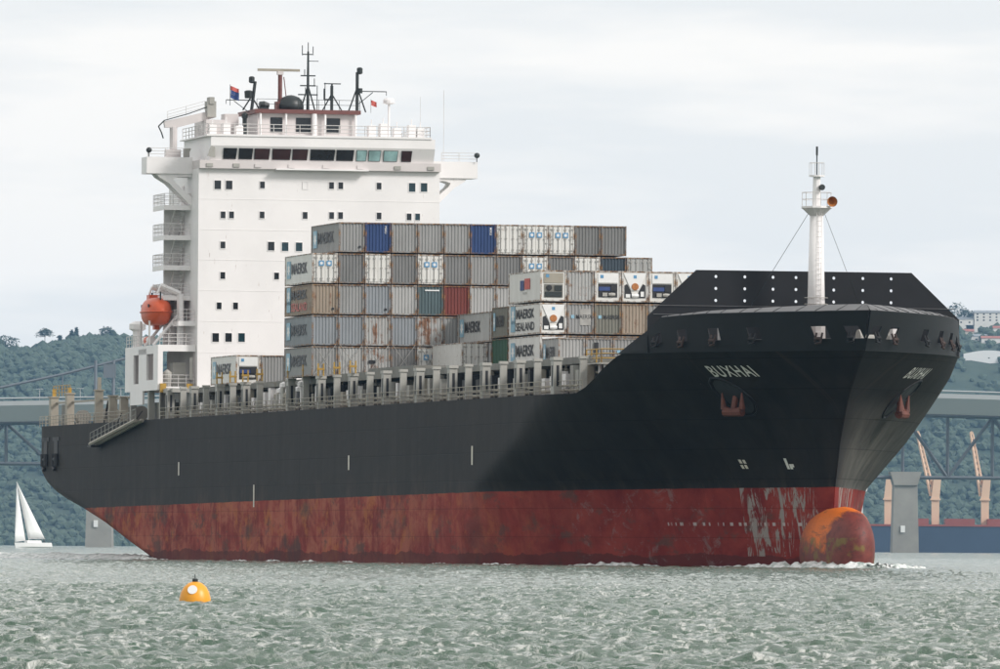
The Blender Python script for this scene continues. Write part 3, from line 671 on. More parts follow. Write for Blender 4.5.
# thin proud weld beads between the decks
for z in (20.6, 23.7, 26.75, 29.8, 32.8, 35.85): MB().boxb(HF, HF + .02, -HW, HW, z, z + .05).obj('deck_seam', M['white'], house)
frame_m = MB().box(0, .05, -.40, .40, -.5, -.42).box(0, .05, -.40, .40, .42, .5).box(0, .05, -.40, -.33, -.42, .42).box(0, .05, .33, .40, -.42, .42).mesh('window')
pane_m = MB().box(.005, .02, -.33, .33, -.42, .42).mesh('pane')
frame_b = MB().box(0, .05, -.52, .52, -.62, -.54).box(0, .05, -.52, .52, .54, .62).box(0, .05, -.52, -.45, -.54, .54).box(0, .05, .45, .52, -.54, .54).mesh('window')
pane_b = MB().box(.005, .02, -.45, .45, -.54, .54).mesh('pane')
WN = [(10.35,37.27,1,0),(9.2,37.27,1,0),(5.82,37.33,0,0),(1.46,37.36,0,3),(-1.21,37.38,0,0),(-2.15,37.38,0,0),(-6.06,37.4,0,0),(-9.44,37.32,1,2),(-10.66,37.34,1,2),
      (9.79,34.29,0,0),(8.93,34.3,0,0),(5.83,34.34,0,0),(1.46,34.36,0,0),(-1.24,34.39,0,0),(-2.15,34.4,0,0),(-6.08,34.42,0,0),(-9.15,34.37,0,0),(-10.02,34.38,0,2),
      (9.78,31.3,0,0),(4.89,31.25,1,0),(3.47,31.22,1,2),(2.05,31.22,1,2),(-6.1,31.4,0,0),(9.77,28.27,0,0),(4.31,28.29,0,0),(-6.1,28.4,0,0),
      (10.12,25.25,0,0),(8.45,25.26,0,0),(10.45,22.1,1,0),(9.14,22.12,1,0),(7.82,22.13,1,2)]
for b, z, big, pk in WN:
    w = put('window', frame_b if big else frame_m, M['white'], ship, (HF, -b, z)); w.scale = (1, .74, .80)
    put('pane', pane_b if big else pane_m, M['white'] if pk == 3 else M['pane2'] if pk == 2 else M['pane'], w)
for b in (14.0, 11.6): pass
# bridge: band, wheelhouse, wings
MB().boxb(54, HF + .5, -HW - .0, HW + .0, 38.9, 39.72).obj('bridge_apron', M['band'], ship)
MB().boxb(HF + .5, HF + 1.0, -4.8, 4.6, 38.82, 38.98).obj('apron_ledge', M['white'], ship)
wh = MB().prism([(54.2, 39.72), (HF + .1, 39.72), (HF + .75, 41.15), (HF + .75, 42.1), (54.2, 42.1)], -11.2, 11.6).obj('wheelhouse', M['white'], ship); wh['label'] = 'white wheelhouse with a row of wide windows'
bw = [(9.93, 8.51, 'p'), (8.36, 6.89, 'p'), (6.79, 5.16, 'r'), (4.96, 3.03, 'r'), (2.93, 1.30, 'r'), (1.10, -1.45, 'p'), (-1.55, -3.39, 'p'), (-3.59, -4.71, 'c'), (-4.82, -6.14, 'c'), (-6.35, -7.88, 'c'), (-8.19, -9.31, 'r')]
for b0, b1, kd in bw:
    v = []
    for x in (.02, .07):
        for y, z, q in ((-b0 + .06, .1, 0), (-b1 - .06, .1, 0), (-b1 - .02, 1.18, 1), (-b0 + .02, 1.18, 1)):
            v.append((HF + .1 + x + .65 * z / 1.43, y, 39.74 + z))
    w = MB().add(v, [(0,1,2,3), (7,6,5,4), (0,4,5,1), (1,5,6,2), (2,6,7,3), (3,7,4,0)]).obj('bridge_window', M['mast'], ship)
    v2 = [(p[0] + .03, p[1] + (.05 if i in (0, 3) else -.05), p[2] + (.05 if i in (0, 1) else -.05)) for i, p in enumerate(v[4:])]
    MB().add(v2, [(0, 1, 2, 3)]).obj('pane', M[{'p': 'pane', 'r': 'panered', 'c': 'pane3'}[kd]], w)
MB().prism([(-11.55, 40.1), (-10.75, 39.95), (-10.8, 41.0), (-11.2, 41.15)], HF + .62, HF + .72, 'x').obj('corner_window', M['grey'], ship)
for b in (11.3, 8.6, 6.4, 3, -.5, -4, -7.8, -11.2): MB().boxb(HF + .5, HF + .6, b - .35, b + .3, 39.05, 39.4).obj('apron_lamp', M['grey'] if abs(b) > 7 else M['band'], ship)
for sd in (1, -1):
    MB().boxb(61.2, 64.0, sd * HW * .999, sd * 16.9, 38.45, 39.0).boxb(63.8, 64.0, sd * HW, sd * 16.9, 39.0, 40.1).boxb(61.2, 61.4, sd * HW, sd * 16.9, 39.0, 40.1).boxb(61.4, 63.8, sd * 16.7, sd * 16.9, 39.0, 40.1).obj('bridge_wing', M['white'], ship)
    poly = [(sd * HW, 38.45), (sd * 15.9, 38.45), (sd * 15.6, 38.1), (sd * 14.6, 37.5), (sd * HW, 35.2), (sd * HW, 36.1), (sd * 14.0, 37.6), (sd * 14.2, 37.95), (sd * 13.6, 38.15), (sd * HW, 38.15)]
    [MB().prism([(-p[0], p[1]) for p in poly], x, x + .5, 'x').obj('wing_bracket', M['white'], ship) for x in (63.3, 61.3)]
    rail([(63.9, sd * 16.8, 40.1), (63.9, sd * 13.2, 40.1)], 'wing_railing', .9); MB().lathe([(.15, -.15), (.28, -.05), (.28, .2), (.1, .25)], (64.2, -sd * 16.75, 40.75), 10, 'x').tube((64.2, -sd * 16.75, 40.1), (64.2, -sd * 16.75, 40.6), .05, 5).obj('wing_searchlight', M['mast'], ship)
# compass deck, upper house, masts
MB().boxb(54.2, HF + .85, -11.25, 11.65, 42.1, 42.22).boxb(HF + .65, HF + .85, -11.25, 11.65, 42.22, 42.3).obj('compass_deck', M['white'], ship)
rail([(HF + .7, 11.5, 42.22), (HF + .7, -11.1, 42.22)], 'compass_railing', 1.1, 1.35, r=.04); rail([(HF + .7, 11.5, 42.22), (55, 11.5, 42.22)], 'compass_railing', 1.1, 1.6, r=.04); rail([(HF + .7, -11.1, 42.22), (55, -11.1, 42.22)], 'compass_railing', 1.1, 1.6, r=.04)
uh = MB().boxb(57, 64.6, -4.3, 5.8, 42.2, 44.6).obj('upper_house', M['band'], ship)
MB().boxb(56.6, 65.2, -4.6, 6.2, 44.6, 45.0).obj('upper_roof', M['brown'], ship)
for b0, b1 in ((4.5, 3.3), (1.9, .4), (-1.1, -2.6)): MB().boxb(64.6, 64.66, b0, b1, 42.7, 44.2).obj('upper_window', M['pane'], ship)
for b in (5.6, 3.0, .1, -1.0, -4.1): MB().tube((65.0, -b, 42.2), (65.0, -b, 44.6), .26 if b == .1 else .12, 8).obj('roof_pillar', M['white'], ship)
rf = 45.0
MB().lathe([(1.3, rf), (1.32, rf + .5), (1.2, rf + .95), (.85, rf + 1.35), (.35, rf + 1.55), (.02, rf + 1.6)], (62, -1.9, 0), 20).obj('satellite_dome', M['mast'], ship, True)
rp = MB().tube((62, -3.0, rf), (62, -3.0, 48.6), .22, 8).box(61.6, 62.4, -3.5, -2.3, rf, rf + .9).tube((61.9, -2.6, 48.4), (61.9, -2.2, 45.2), .05, 5).obj('radar_mast', M['brown'], ship)
MB().box(61.75, 62.25, -3.3, -2.7, 48.6, 48.95).obj('radar_gearbox', M['band'], rp); MB().box(61.88, 62.12, -5.3, -1.0, 48.95, 49.2).obj('radar_scanner', M['beige'], rp)
sm = MB()
sm.tube((62, -.15, rf), (62, -.15, 51.0), .17, 8, .1)
for z, w in ((47.5, .8), (48.5, .75), (46.6, 1.0)): sm.box(61.9, 62.1, -.15 - w, -.15 + w, z, z + .12)
for y in (-.9, .6): sm.tube((62.0, y, rf), (62, -.15, 47.6), .08, 5)
for y, z0, z1 in ((-.75, 50.6, 51.6), (.35, 50.8, 51.5), (-.5, 48.5, 49.2), (.5, 47.5, 48.3), (-.15, 51.0, 51.9), (.8, 45, 47.6), (1.6, 45, 47.9), (-.4, 46.6, 47.4)): sm.tube((62, y, z0), (62, y, z1), .045, 5)
sm.box(61.95, 62.05, -.75, .4, 50.65, 50.75).box(61.9, 62.1, -.15, .9, 50.0, 50.06); sm.obj('signal_mast', M['mast'], ship)
for nm, y, zt in (('light_mast', -5.9, 48.2), ('light_mast', 4.9, 49.3)):
    mb = MB().tube((62, y, rf), (62, y - .0 if y > 0 else y + .35, zt - .3), .17, 7); mb.tube((62, y + .9, rf), (62, y, zt - 1.8), .08, 5).tube((62, y - .9, rf), (62, y, zt - 1.8), .08, 5)
    yy = y + (.25 if y > 0 else .0); mb.lathe([(.12, zt - .5), (.3, zt - .4), (.3, zt + .1), (.15, zt + .2)], (62, yy, 0), 8)
    if y > 0: mb.lathe([(.3, zt - 2.4), (.3, zt - 1.9)], (62, y + .25, 0), 8)
    else: mb.lathe([(.4, rf + 1.2), (.45, rf + 1.9), (.2, rf + 2.0)], (62, y - .3, 0), 8)
    mb.tube((62, y, zt - 2.2), (62, y + (3.0 if y > 0 else -2.6), zt - 2.2), .05, 5).tube((62, y + (3.0 if y > 0 else -2.6), zt - 2.2), (62, y + (3.0 if y > 0 else -2.6), zt - 2.6), .03, 4).tube((62, y, zt - 3.6), (62, y + (1.6 if y > 0 else -1.8), zt - 2.3), .04, 4)
    mb.obj(nm, M['mast'], ship)
MB().tube((62, 2.3, rf), (62, 2.3, 47.6), .16, 6).tube((62, 1.3, rf), (62, 2.3, 46.8), .07, 5).tube((62, 3.4, rf), (62, 2.3, 46.8), .07, 5).box(61.9, 62.1, 1.5, 3.2, 47.75, 47.85).tube((62, 2.3, 47.6), (62, 2.3, 47.8), .1, 5).tube((62, 1.5, 46.2), (62, 2.3, 46.2), .09, 5).tube((62, 1.5, 46.2), (62, 1.5, 47.3), .06, 5).obj('small_radar_mast', M['mast'], ship)
MB().lathe([(.35, -.5), (.4, 0), (.2, .5)], (62, -4.6, rf + .55), 8, 'y').boxb(61.6, 62.4, 4.2, 5.2, rf, rf + .3).obj('roof_horn', M['mast'], ship)
rail([(65.1, 6.0, rf), (65.1, -4.5, rf)], 'roof_railing', 1.0, 2.2, 'mast', .025, 2)
lf = MB().lathe([(.3, 45.9), (.6, 46.0), (.6, 46.3), (.4, 46.5)], (61, 8.4, 0), 12).tube((61, 8.4, 42.2), (61, 8.4, 46.0), .12, 6).obj('radome_mast', M['white'], ship)
for b, z in ((10.6, 43.0), (9.2, 43.2), (7.9, 42.95), (-5.6, 43.2), (-6.8, 43.4), (-8.2, 43.0), (-9.7, 43.3), (-10.6, 43.0)): MB().boxb(HF - 2.2, HF - 1.2, b - .35, b + .35, 42.22, z + .3).tube((HF - 1.6, -b, z + .2), (HF - 1.6, -b, z + .9), .06, 5).obj('deck_box', M['white'], ship)
MB().boxb(60, 62, 7.2, 8.6, 42.2, 44.6).boxb(58, 64, 8.4, 10.9, 42.2, 43.9).obj('vent_house', M['band'], ship)
MB().tube((64, -7.0, 42.2), (64, -7.0, 44.2), .22, 6).lathe([(.3, 44.1), (.34, 44.5), (.1, 44.7)], (64, -7.0, 0), 8).obj('compass_stand', M['mast'], ship)
for b in (12.6, 17.0): pass
MB().tube((63, 13.6, 39.5), (63, 13.6, 47.3), .025, 4).obj('whip_aerial', M['railing'], ship); MB().tube((63, 11.2, 42), (63, 11.2, 46.6), .02, 4).obj('whip_aerial', M['railing'], ship)
# provision crane on the starboard wing deck
ck = MB().tube((62.3, -13.9, 39.0), (62.3, -13.9, 43.2), .38, 10).boxb(61.8, 62.8, 13.2, 14.7, 39.0, 40.9).obj('crane_post', M['band'], ship)
MB().prism([(-14.9, 43.7), (-10.0, 44.9), (-9.6, 44.2), (-13.6, 43.1), (-14.8, 43.1)], 62.0, 62.6, 'x').obj('crane_jib', M['band'], ck)
MB().boxb(61.8, 63.0, 9.7, 10.6, 44.2, 45.8).boxb(61.7, 63.1, 9.9, 10.4, 45.5, 46.2).obj('crane_winch', M['grey'], ck)
MB().path([(62.7, -14.9, 43.8), (62.7, -15.5, 43.2), (62.7, -15.2, 42.6), (62.7, -15.0, 42.0)], .07, 6).path([(62.7, -14.9, 43.8), (62.7, -12.5, 44.5), (62.7, -10.3, 45.3)], .05, 5).obj('crane_hook', M['mast'], ck)
MB().tube((63.4, -13.0, 39.8), (63.4, -12.4, 41.0), .10, 6).tube((63.4, -14.4, 39.5), (63.4, -13.0, 39.8), .09, 6).boxb(62.9, 63.6, 12.5, 13.0, 39.0, 41.0).obj('wing_console', M['grey'], ship)
rail([(62.7, 14.6, 43.8), (62.7, 10.8, 44.9)], 'crane_railing', .9, 1.6, r=.025)
# stepped funnel deck abaft, mostly behind the block
# lower deckhouse wing with lifeboat deck
for sd in (1, -1):
    mb = MB()
    mb.boxb(49.2, 66.4, sd * 12.3, sd * 16.1, 21.05, 21.35); mb.boxb(49.2, 66.4, sd * 12.3, sd * 16.1, 16.85, 17.2)
    for a0, a1 in ((49.2, 53.6), (56.3, 60.4), (64.0, 66.4)): mb.boxb(a0, a1, sd * 15.9, sd * 16.1, 17.2, 21.05)
    mb.boxb(53.6, 56.3, sd * 15.9, sd * 16.1, 17.2, 17.6).boxb(60.4, 64, sd * 15.9, sd * 16.1, 17.2, 17.9).boxb(53.6, 64, sd * 15.9, sd * 16.1, 20.5, 21.05)
    mb.boxb(66.2, 66.4, sd * 15.6, sd * 15.9, 17.2, 21.05).boxb(66.2, 66.4, sd * 12.3, sd * 15.6, 20.7, 21.05)
    mb.boxb(49.2, 49.4, sd * 12.3, sd * 15.9, 17.2, 21.05); mb.boxb(52, 58.5, sd * 15.9, sd * 16.1, 15.5, 16.85)
    o = mb.obj('boat_deck_house', M['white'], ship)
    MB().boxb(52, 66, sd * 12.28, sd * 12.36, 17.3, 20.9).obj('recess_bulkhead', M['band'], ship)
    for a in (50.5, 60, 66.0):
        MB().boxb(a - .3, a + .3, sd * 15.2, sd * 15.8, 13.9, 16.85).obj('wing_pillar', M['grey'], ship)
    for b in (13.6, 15.6): MB().boxb(65.9, 66.3, sd * b - .25, sd * b + .25, 13.9, 16.85).obj('wing_pillar', M['grey'], ship)
rail([(66.3, 15.6, 17.2), (66.3, 12.4, 17.2)], 'recess_railing', 1.15, .8, r=.035); rail([(66.3, 15.9, 21.35), (66.3, 12.4, 21.35)], 'boat_deck_railing', 1.1, .8, r=.035); rail([(49.4, 16.0, 21.35), (56, 16.0, 21.35)], 'boat_deck_railing', 1.1, 1.2, r=.035)
MB().boxb(63.5, 65.0, 13.0, 14.3, 17.2, 19.6).lathe([(.3, 17.2), (.45, 18), (.45, 18.6), (.1, 18.9)], (65.6, -15.0, 0), 10).obj('recess_gear', M['grey'], ship)
MB().boxb(66.42, 66.5, 12.6, 12.9, 17.9, 20.1).obj('recess_pipe', M['grey'], ship)
for b in (15.6, 12.9): MB().boxb(66.42, 66.7, b - .3, b + .3, 16.6, 17.5).obj('lashing_guard', M['yellow'], ship)
MB().boxb(66.6, 71.5, -12.2, 15.6, 16.55, 16.95).obj('forward_platform', M['grey'], ship)
MB().boxb(63.0, 66.1, 14.2, 15.2, 14.0, 15.9).boxb(58, 62, 13.0, 15.0, 14.0, 15.7).obj('side_deck_locker', M['coam'], ship)
MB().tube((52, -15.4, 21.35), (52, -15.4, 23.0), .5, 10).lathe([(.5, 23.0), (.85, 23.2), (.85, 23.7), (.3, 24.0)], (52, -15.4, 0), 10).obj('boat_deck_vent', M['white'], ship)
for k in range(3): MB().lathe([(.35, -.6), (.42, -.5), (.42, .5), (.35, .6)], (56.0 + k * 1.3, -15.3, 21.95), 10, 'x').obj('liferaft_canister', M['white' if k % 2 == 0 else 'orange'], ship)
# stair tower platforms on the side of the block
for k, z in enumerate((35.2, 32.2, 29.2, 26.2, 23.6)):
    a0, a1, b1 = (57.6, 63.4, 15.0) if k < 4 else (60.5, 66.0, 14.0)
    MB().boxb(a0, a1, HW, b1, z, z + .14).boxb(a0, a1, b1 - .06, b1, z - .35, z).boxb(a1 - .06, a1, HW, b1 - .06, z - .35, z).obj('stair_platform', M['white'], ship)
    rail([(a0, HW + .1, z + .14), (a0, b1 - .05, z + .14), (a1, b1 - .05, z + .14), (a1, HW + .1, z + .14)], 'platform_railing', 1.15, .75, r=.032)
    if k:
        st = MB(); zz0, zz1 = z + .14, (35.2, 32.2, 29.2, 26.2)[k - 1]
        for j in range(12): q = j / 11; st.boxb(58.4 + q * 3.6, 58.75 + q * 3.6, 12.55, 13.6, zz0 + (zz1 - zz0) * q, zz0 + (zz1 - zz0) * q + .06)
        for bb in (12.55, 13.6): st.tube((58.4, -bb, zz0), (62.2, -bb, zz1), .09, 4)
        st.obj('stair_flight', M['railing'], ship)
    MB().boxb(59.0, 60.0, HW, HW + .06, z + .2, z + 2.2).obj('side_door', M['band'], ship)
MB().boxb(57.4, 57.7, HW, HW + 1.6, 21.4, 35.3).obj('stair_fin', M['white'], ship)
# lifeboat in its davits
lb = empty('lifeboat', SW(61.2, 15.3, 24.7), SHIPROT); tag(lb, 'enclosed orange lifeboat hung in white davits beside the deckhouse', 'lifeboat')
def boat_shell(zs, sgn):
    v = []; f = []; na, nh = 22, 9
    for i in range(na + 1):
        t = -1 + 2 * i / na; x = 3.3 * t; bw_ = 1.38 * (1 - abs(t) ** 2.6) ** .6
        for j in range(nh + 1):
            q = j / nh
            if sgn > 0: ang = q * math.pi / 2; y = bw_ * math.cos(ang) ** .75; z = zs * (1 - abs(t) ** 3.2) ** .6 * math.sin(ang) ** .9
            else: ang = q * math.pi / 2; y = bw_ * math.cos(ang) ** .6; z = -zs * (1 - abs(t) ** 5) * math.sin(ang)
            v.append((x, y, z)); 
    n = len(v); v += [(p[0], -p[1], p[2]) for p in v]
    for i in range(na):
        for j in range(nh):
            p = i*(nh+1) + j; q = p + nh + 1; f.append((p, q, q+1, p+1)); f.append((n+p, n+p+1, n+q+1, n+q))
    return MB().add(v, f)
boat_shell(1.45, 1).obj('canopy', M['orange'], lb, True); boat_shell(1.35, -1).obj('hull', M['orange'], lb, True)
mb = MB(); pts = [(3.32 * t, s_ * 1.42 * (1 - abs(t) ** 2.6) ** .6, 0) for s_, r_ in ((1, 1), (-1, -1)) for t in [r_ * (-1 + 2 * k / 20) for k in range(21)]]
mb.path(pts, .09, 6).obj('fender_rail', M['orange'], lb)
MB().box(-2.2, -.8, -.55, .55, 1.1, 1.75).obj('conning_hatch', M['orange'], lb)
for x in (-1.6, -.4, .8, 1.9): MB().box(x - .22, x + .22, -1.2, -1.12, .45, .75).obj('porthole', M['dark'], lb)
for x in (-2.2, 2.2): MB().tube((x, 0, 1.1), (x, 0, 2.0), .08, 6).obj('lifting_hook', M['mast'], lb)
MB().box(-.5, .5, -.25, .25, -1.75, -1.25).obj('skeg', M['orange'], lb)
for a in (59.0, 63.4):
    MB().tube((a, -13.2, 21.35), (a, -13.3, 26.5), .36, 6).tube((a, -13.3, 26.5), (a, -15.3, 27.3), .30, 6).tube((a, -15.3, 27.3), (a, -15.6, 26.5), .12, 6).tube((a, -16.0, 21.35), (a, -13.6, 24.3), .16, 6).tube((a, -13.2, 23.3), (a, -14.3, 23.5), .16, 6).obj('davit', M['white'], ship)
    MB().tube((a, -16.4, 21.35), (a, -16.4, 23.8), .1, 6).obj('davit_strut', M['railing'], ship)
# crew member and small flags
def flag(a, b, z, cols, nm, label):
    root = empty('signal_flag', SW(a, b, z), SHIPROT); MB().tube((0, 0, -.6), (0, 0, 1.5), .03, 5).obj('halyard', M['mast'], root)
    for k, c in enumerate(cols):
        v = []; f = []
        for i in range(6):
            for j in range(2): v.append((.12 * math.sin(i * 1.3 + k), .04 + i * .17, 1.35 - .4 * (k + j) - .06 * i))
        for i in range(5): f.append((2*i, 2*i+1, 2*i+3, 2*i+2))
        o = MB().add(v, f).obj('stripe', M[c], root); s_ = o.modifiers.new('t', 'SOLIDIFY'); s_.thickness = .02
    tag(root, label, 'flag', 'flags on the compass deck')
flag(63, 8.3, 46.0, ('logored', 'logonavy', 'logonavy'), 'f', 'small dark blue and red flag above the white crane winch')
flag(63, -6.1, 45.3, ('logored', 'logored'), 'f', 'small plain red flag beside the lamp mast'); bpy.data.objects['signal_flag.001'].scale = (.65,) * 3

# ------------------------------------------------------------------ containers
CW, CH = 2.40, 2.75
def corr(u0, u1, pitch, depth):                  # trapezoid corrugation along u
    n = max(1, int(round((u1 - u0) / pitch))); p = (u1 - u0) / n; o = []
    for i in range(n):
        s = u0 + i * p; o += [(s, 0), (s + p * .36, 0), (s + p * .5, -depth), (s + p * .86, -depth)]
    return o + [(u1, 0)]
def body_mesh(L, corrugated_front=True, corrugated_side=True, H=CH):
    mb = MB(); z0, z1 = .15, H - .1; hl, hw = L / 2 - .06, CW / 2 - .04
    for sd in (-1, 1):
        pr = corr(-hl + .1, hl - .1, .55, .06) if corrugated_side else [(-hl + .1, 0), (hl - .1, 0)]
        v = []; f = []
        for u, d in pr: v += [(u, sd * (hw + d), z0), (u, sd * (hw + d), z1)]
        for i in range(len(pr) - 1): f.append((2*i, 2*i+2, 2*i+3, 2*i+1))
        mb.add(v, f)
    pr = corr(-hw + .1, hw - .1, .285, .06) if corrugated_front else [(-hw + .1, 0), (hw - .1, 0)]
    v = []; f = []
    for u, d in pr: v += [(hl + d, u, z0), (hl + d, u, z1)]
    for i in range(len(pr) - 1): f.append((2*i, 2*i+2, 2*i+3, 2*i+1))
    mb.add(v, f)
    mb.box(-hl, hl, -hw + .06, hw - .06, .06, .14); mb.box(-hl, hl, -hw + .02, hw - .02, H - .1, H - .03); mb.add([(-hl, -hw, z0), (-hl, hw, z0), (-hl, hw, z1), (-hl, -hw, z1)], [(0, 1, 2, 3)])
    m = bpy.data.meshes.new('body'); m.from_pydata(mb.v, [], mb.f); m.update(); return m
def frame_mesh(L, H=CH, extra=None):
    mb = MB(); hl, hw = L / 2, CW / 2
    for sx in (-1, 1):
        for sy in (-1, 1): mb.box(sx * hl - (.16 if sx > 0 else 0), sx * hl + (0 if sx > 0 else .16), sy * hw - (.14 if sy > 0 else 0), sy * hw + (0 if sy > 0 else .14), 0, H)
        mb.box(sx * hl - (.11 if sx > 0 else -.01), sx * hl - (.01 if sx > 0 else -.11), -hw + .14, hw - .14, .02, .16); mb.box(sx * hl - (.11 if sx > 0 else -.01), sx * hl - (.01 if sx > 0 else -.11), -hw + .14, hw - .14, H - .13, H - .01)
    for sy in (-1, 1):
        y0, y1 = sorted((sy * hw - sy * .01, sy * hw - sy * .08)); mb.box(-hl + .16, hl - .16, y0, y1, .02, .16); mb.box(-hl + .16, hl - .16, y0, y1, H - .11, H - .01)
    if extra:
        for x in extra:
            for sy in (-1, 1): y0, y1 = sorted((sy * hw, sy * hw - sy * .1)); mb.box(x - .1, x + .1, y0, y1, .16, H - .11)
    return mb.mesh('frame')
BODY = {}; FRAME = {}
def get_body(L, cf, cs):
    k = (L, cf, cs)
    if k not in BODY: BODY[k] = body_mesh(L, cf, cs); BODY[k].materials.append(M['cont'])
    if L not in FRAME: FRAME[L] = frame_mesh(L, extra=(-6.1, 6.1) if L > 13 else None); FRAME[L].materials.append(M['cframe'])
    return BODY[k], FRAME[L]
door_m = MB().box(0, .05, .02, 1.08, .2, CH - .18).mesh('door'); door_m.materials.append(M['cont'])
bar_m = MB().tube((.09, 0, .12), (.09, 0, CH - .1), .035, 5).box(.05, .13, -.09, .09, .35, .5).box(.05, .13, -.09, .09, 1.4, 1.5).box(.05, .13, -.09, .09, CH - .5, CH - .35).mesh('locking_bar')
hinge_m = MB()
for z in (.4, 1.05, 1.7, 2.35): hinge_m.box(.05, .1, -.09, .09, z - .06, z + .06)
hinge_m = hinge_m.box(.05, .06, -.02, .02, .3, 2.45).mesh('hinge')
sq_m = MB().box(.052, .065, -.24, .24, -.24, .24).mesh('logo_square')
def star_mesh(n=7, r0=.10, r1=.19):
    v = [(.0, 0, 0)]
    for i in range(2 * n): r = r1 if i % 2 == 0 else r0; t = math.pi * i / n; v.append((0, r * math.sin(t), r * math.cos(t)))
    return MB().add(v, [(0, 1 + i, 1 + (i + 1) % (2 * n)) for i in range(2 * n)])
star_small = star_mesh().mesh('logo_star')
star_side = MB().add([(-p[1] * 3.4, -.012, p[2] * 3.4) for p in star_mesh().v], star_mesh().f).mesh('logo_star')
sqside_m = MB().box(-.8, .8, -.008, 0, -.8, .8).mesh('logo_square')
# refrigerating machinery: recessed bay with fan, control box and compressor rack
def reefer_unit(kind):
    parts = []
    bay = MB().box(-.02, .012, -.98, .98, .32, 1.42).mesh('machine_bay')
    if kind == 'fan':
        parts = [('unit_cover', MB().prism([(-1.05, 2.6), (-.35, 1.05), (.35, 1.05), (1.05, 2.6)], .02, .06, 'x').mesh('unit_cover'), 'plainwhite'),
                 ('fan_guard', MB().lathe([(.32, .06), (.32, .12), (.24, .13)], (0, 0, 1.38), 14, 'x').mesh('fan_guard'), 'hornorange'),
                 ('machine_bay', MB().prism([(-.95, .38), (-.2, .38), (-.35, .95), (-.72, 1.62), (-.95, 1.5)], .015, .03, 'x').prism([(.95, .38), (.2, .38), (.35, .95), (.72, 1.62), (.95, 1.5)], .015, .03, 'x').mesh('machine_bay'), 'dark'),
                 ('compressor', MB().lathe([(.15, -.32), (.19, 0), (.15, .32)], (.05, 0, .58), 8, 'y').box(.02, .1, -.85, -.45, .42, .72).box(.02, .1, .5, .8, .5, .95).mesh('compressor'), 'plainwhite')]
    elif kind == 'box':
        parts = [('machine_bay', MB().box(.0, .03, -.86, .86, .42, 1.62).mesh('machine_bay'), 'dark'),
                 ('unit_cover', MB().box(.0, .05, -.9, .9, 1.7, 2.5).mesh('unit_cover'), 'plainwhite'),
                 ('control_box', MB().box(.03, .1, .25, .72, .98, 1.5).mesh('control_box'), 'txtblack'),
                 ('blue_panel', MB().box(.03, .09, -.82, .2, 1.0, 1.34).mesh('blue_panel'), 'logonavy'),
                 ('compressor', MB().box(.03, .12, -.5, -.05, .5, .82).lathe([(.13, -.3), (.17, 0), (.13, .3)], (.09, .35, .66), 8, 'y').mesh('compressor'), 'grey')]
    else:
        parts = [('machine_bay', MB().box(.0, .03, -.84, .84, .35, 1.5).mesh('machine_bay'), 'coam'), ('unit_cover', MB().box(0, .05, -.88, .88, 1.62, 2.5).mesh('unit_cover'), 'beige'),
                 ('fan_guard', MB().lathe([(.26, .03), (.26, .1), (.18, .11)], (0, -.4, 1.2), 12, 'x').mesh('fan_guard'), 'dark'),
                 ('compressor', MB().box(.03, .11, -.75, .75, .42, .85).box(.03, .1, .1, .75, .95, 1.4).mesh('compressor'), 'mast')]
    for n_, m_, mt in parts: m_.materials.append(M[mt])
    return parts
UNITS = {k: reefer_unit(k) for k in ('fan', 'box', 'tan')}
GREY = (.30, .30, .295); LGREY = (.40, .40, .39); DGREY = (.20, .20, .198); WHITE = (.72, .71, .68); BLUE = (.022, .055, .165); RED = (.17, .035, .026); GREEN = (.022, .080, .042); TAN = (.33, .27, .21); TEAL = (.085, .125, .135); NAVY = (.045, .065, .085); OLIVE = (.19, .185, .155); BGREY = (.27, .29, .31)
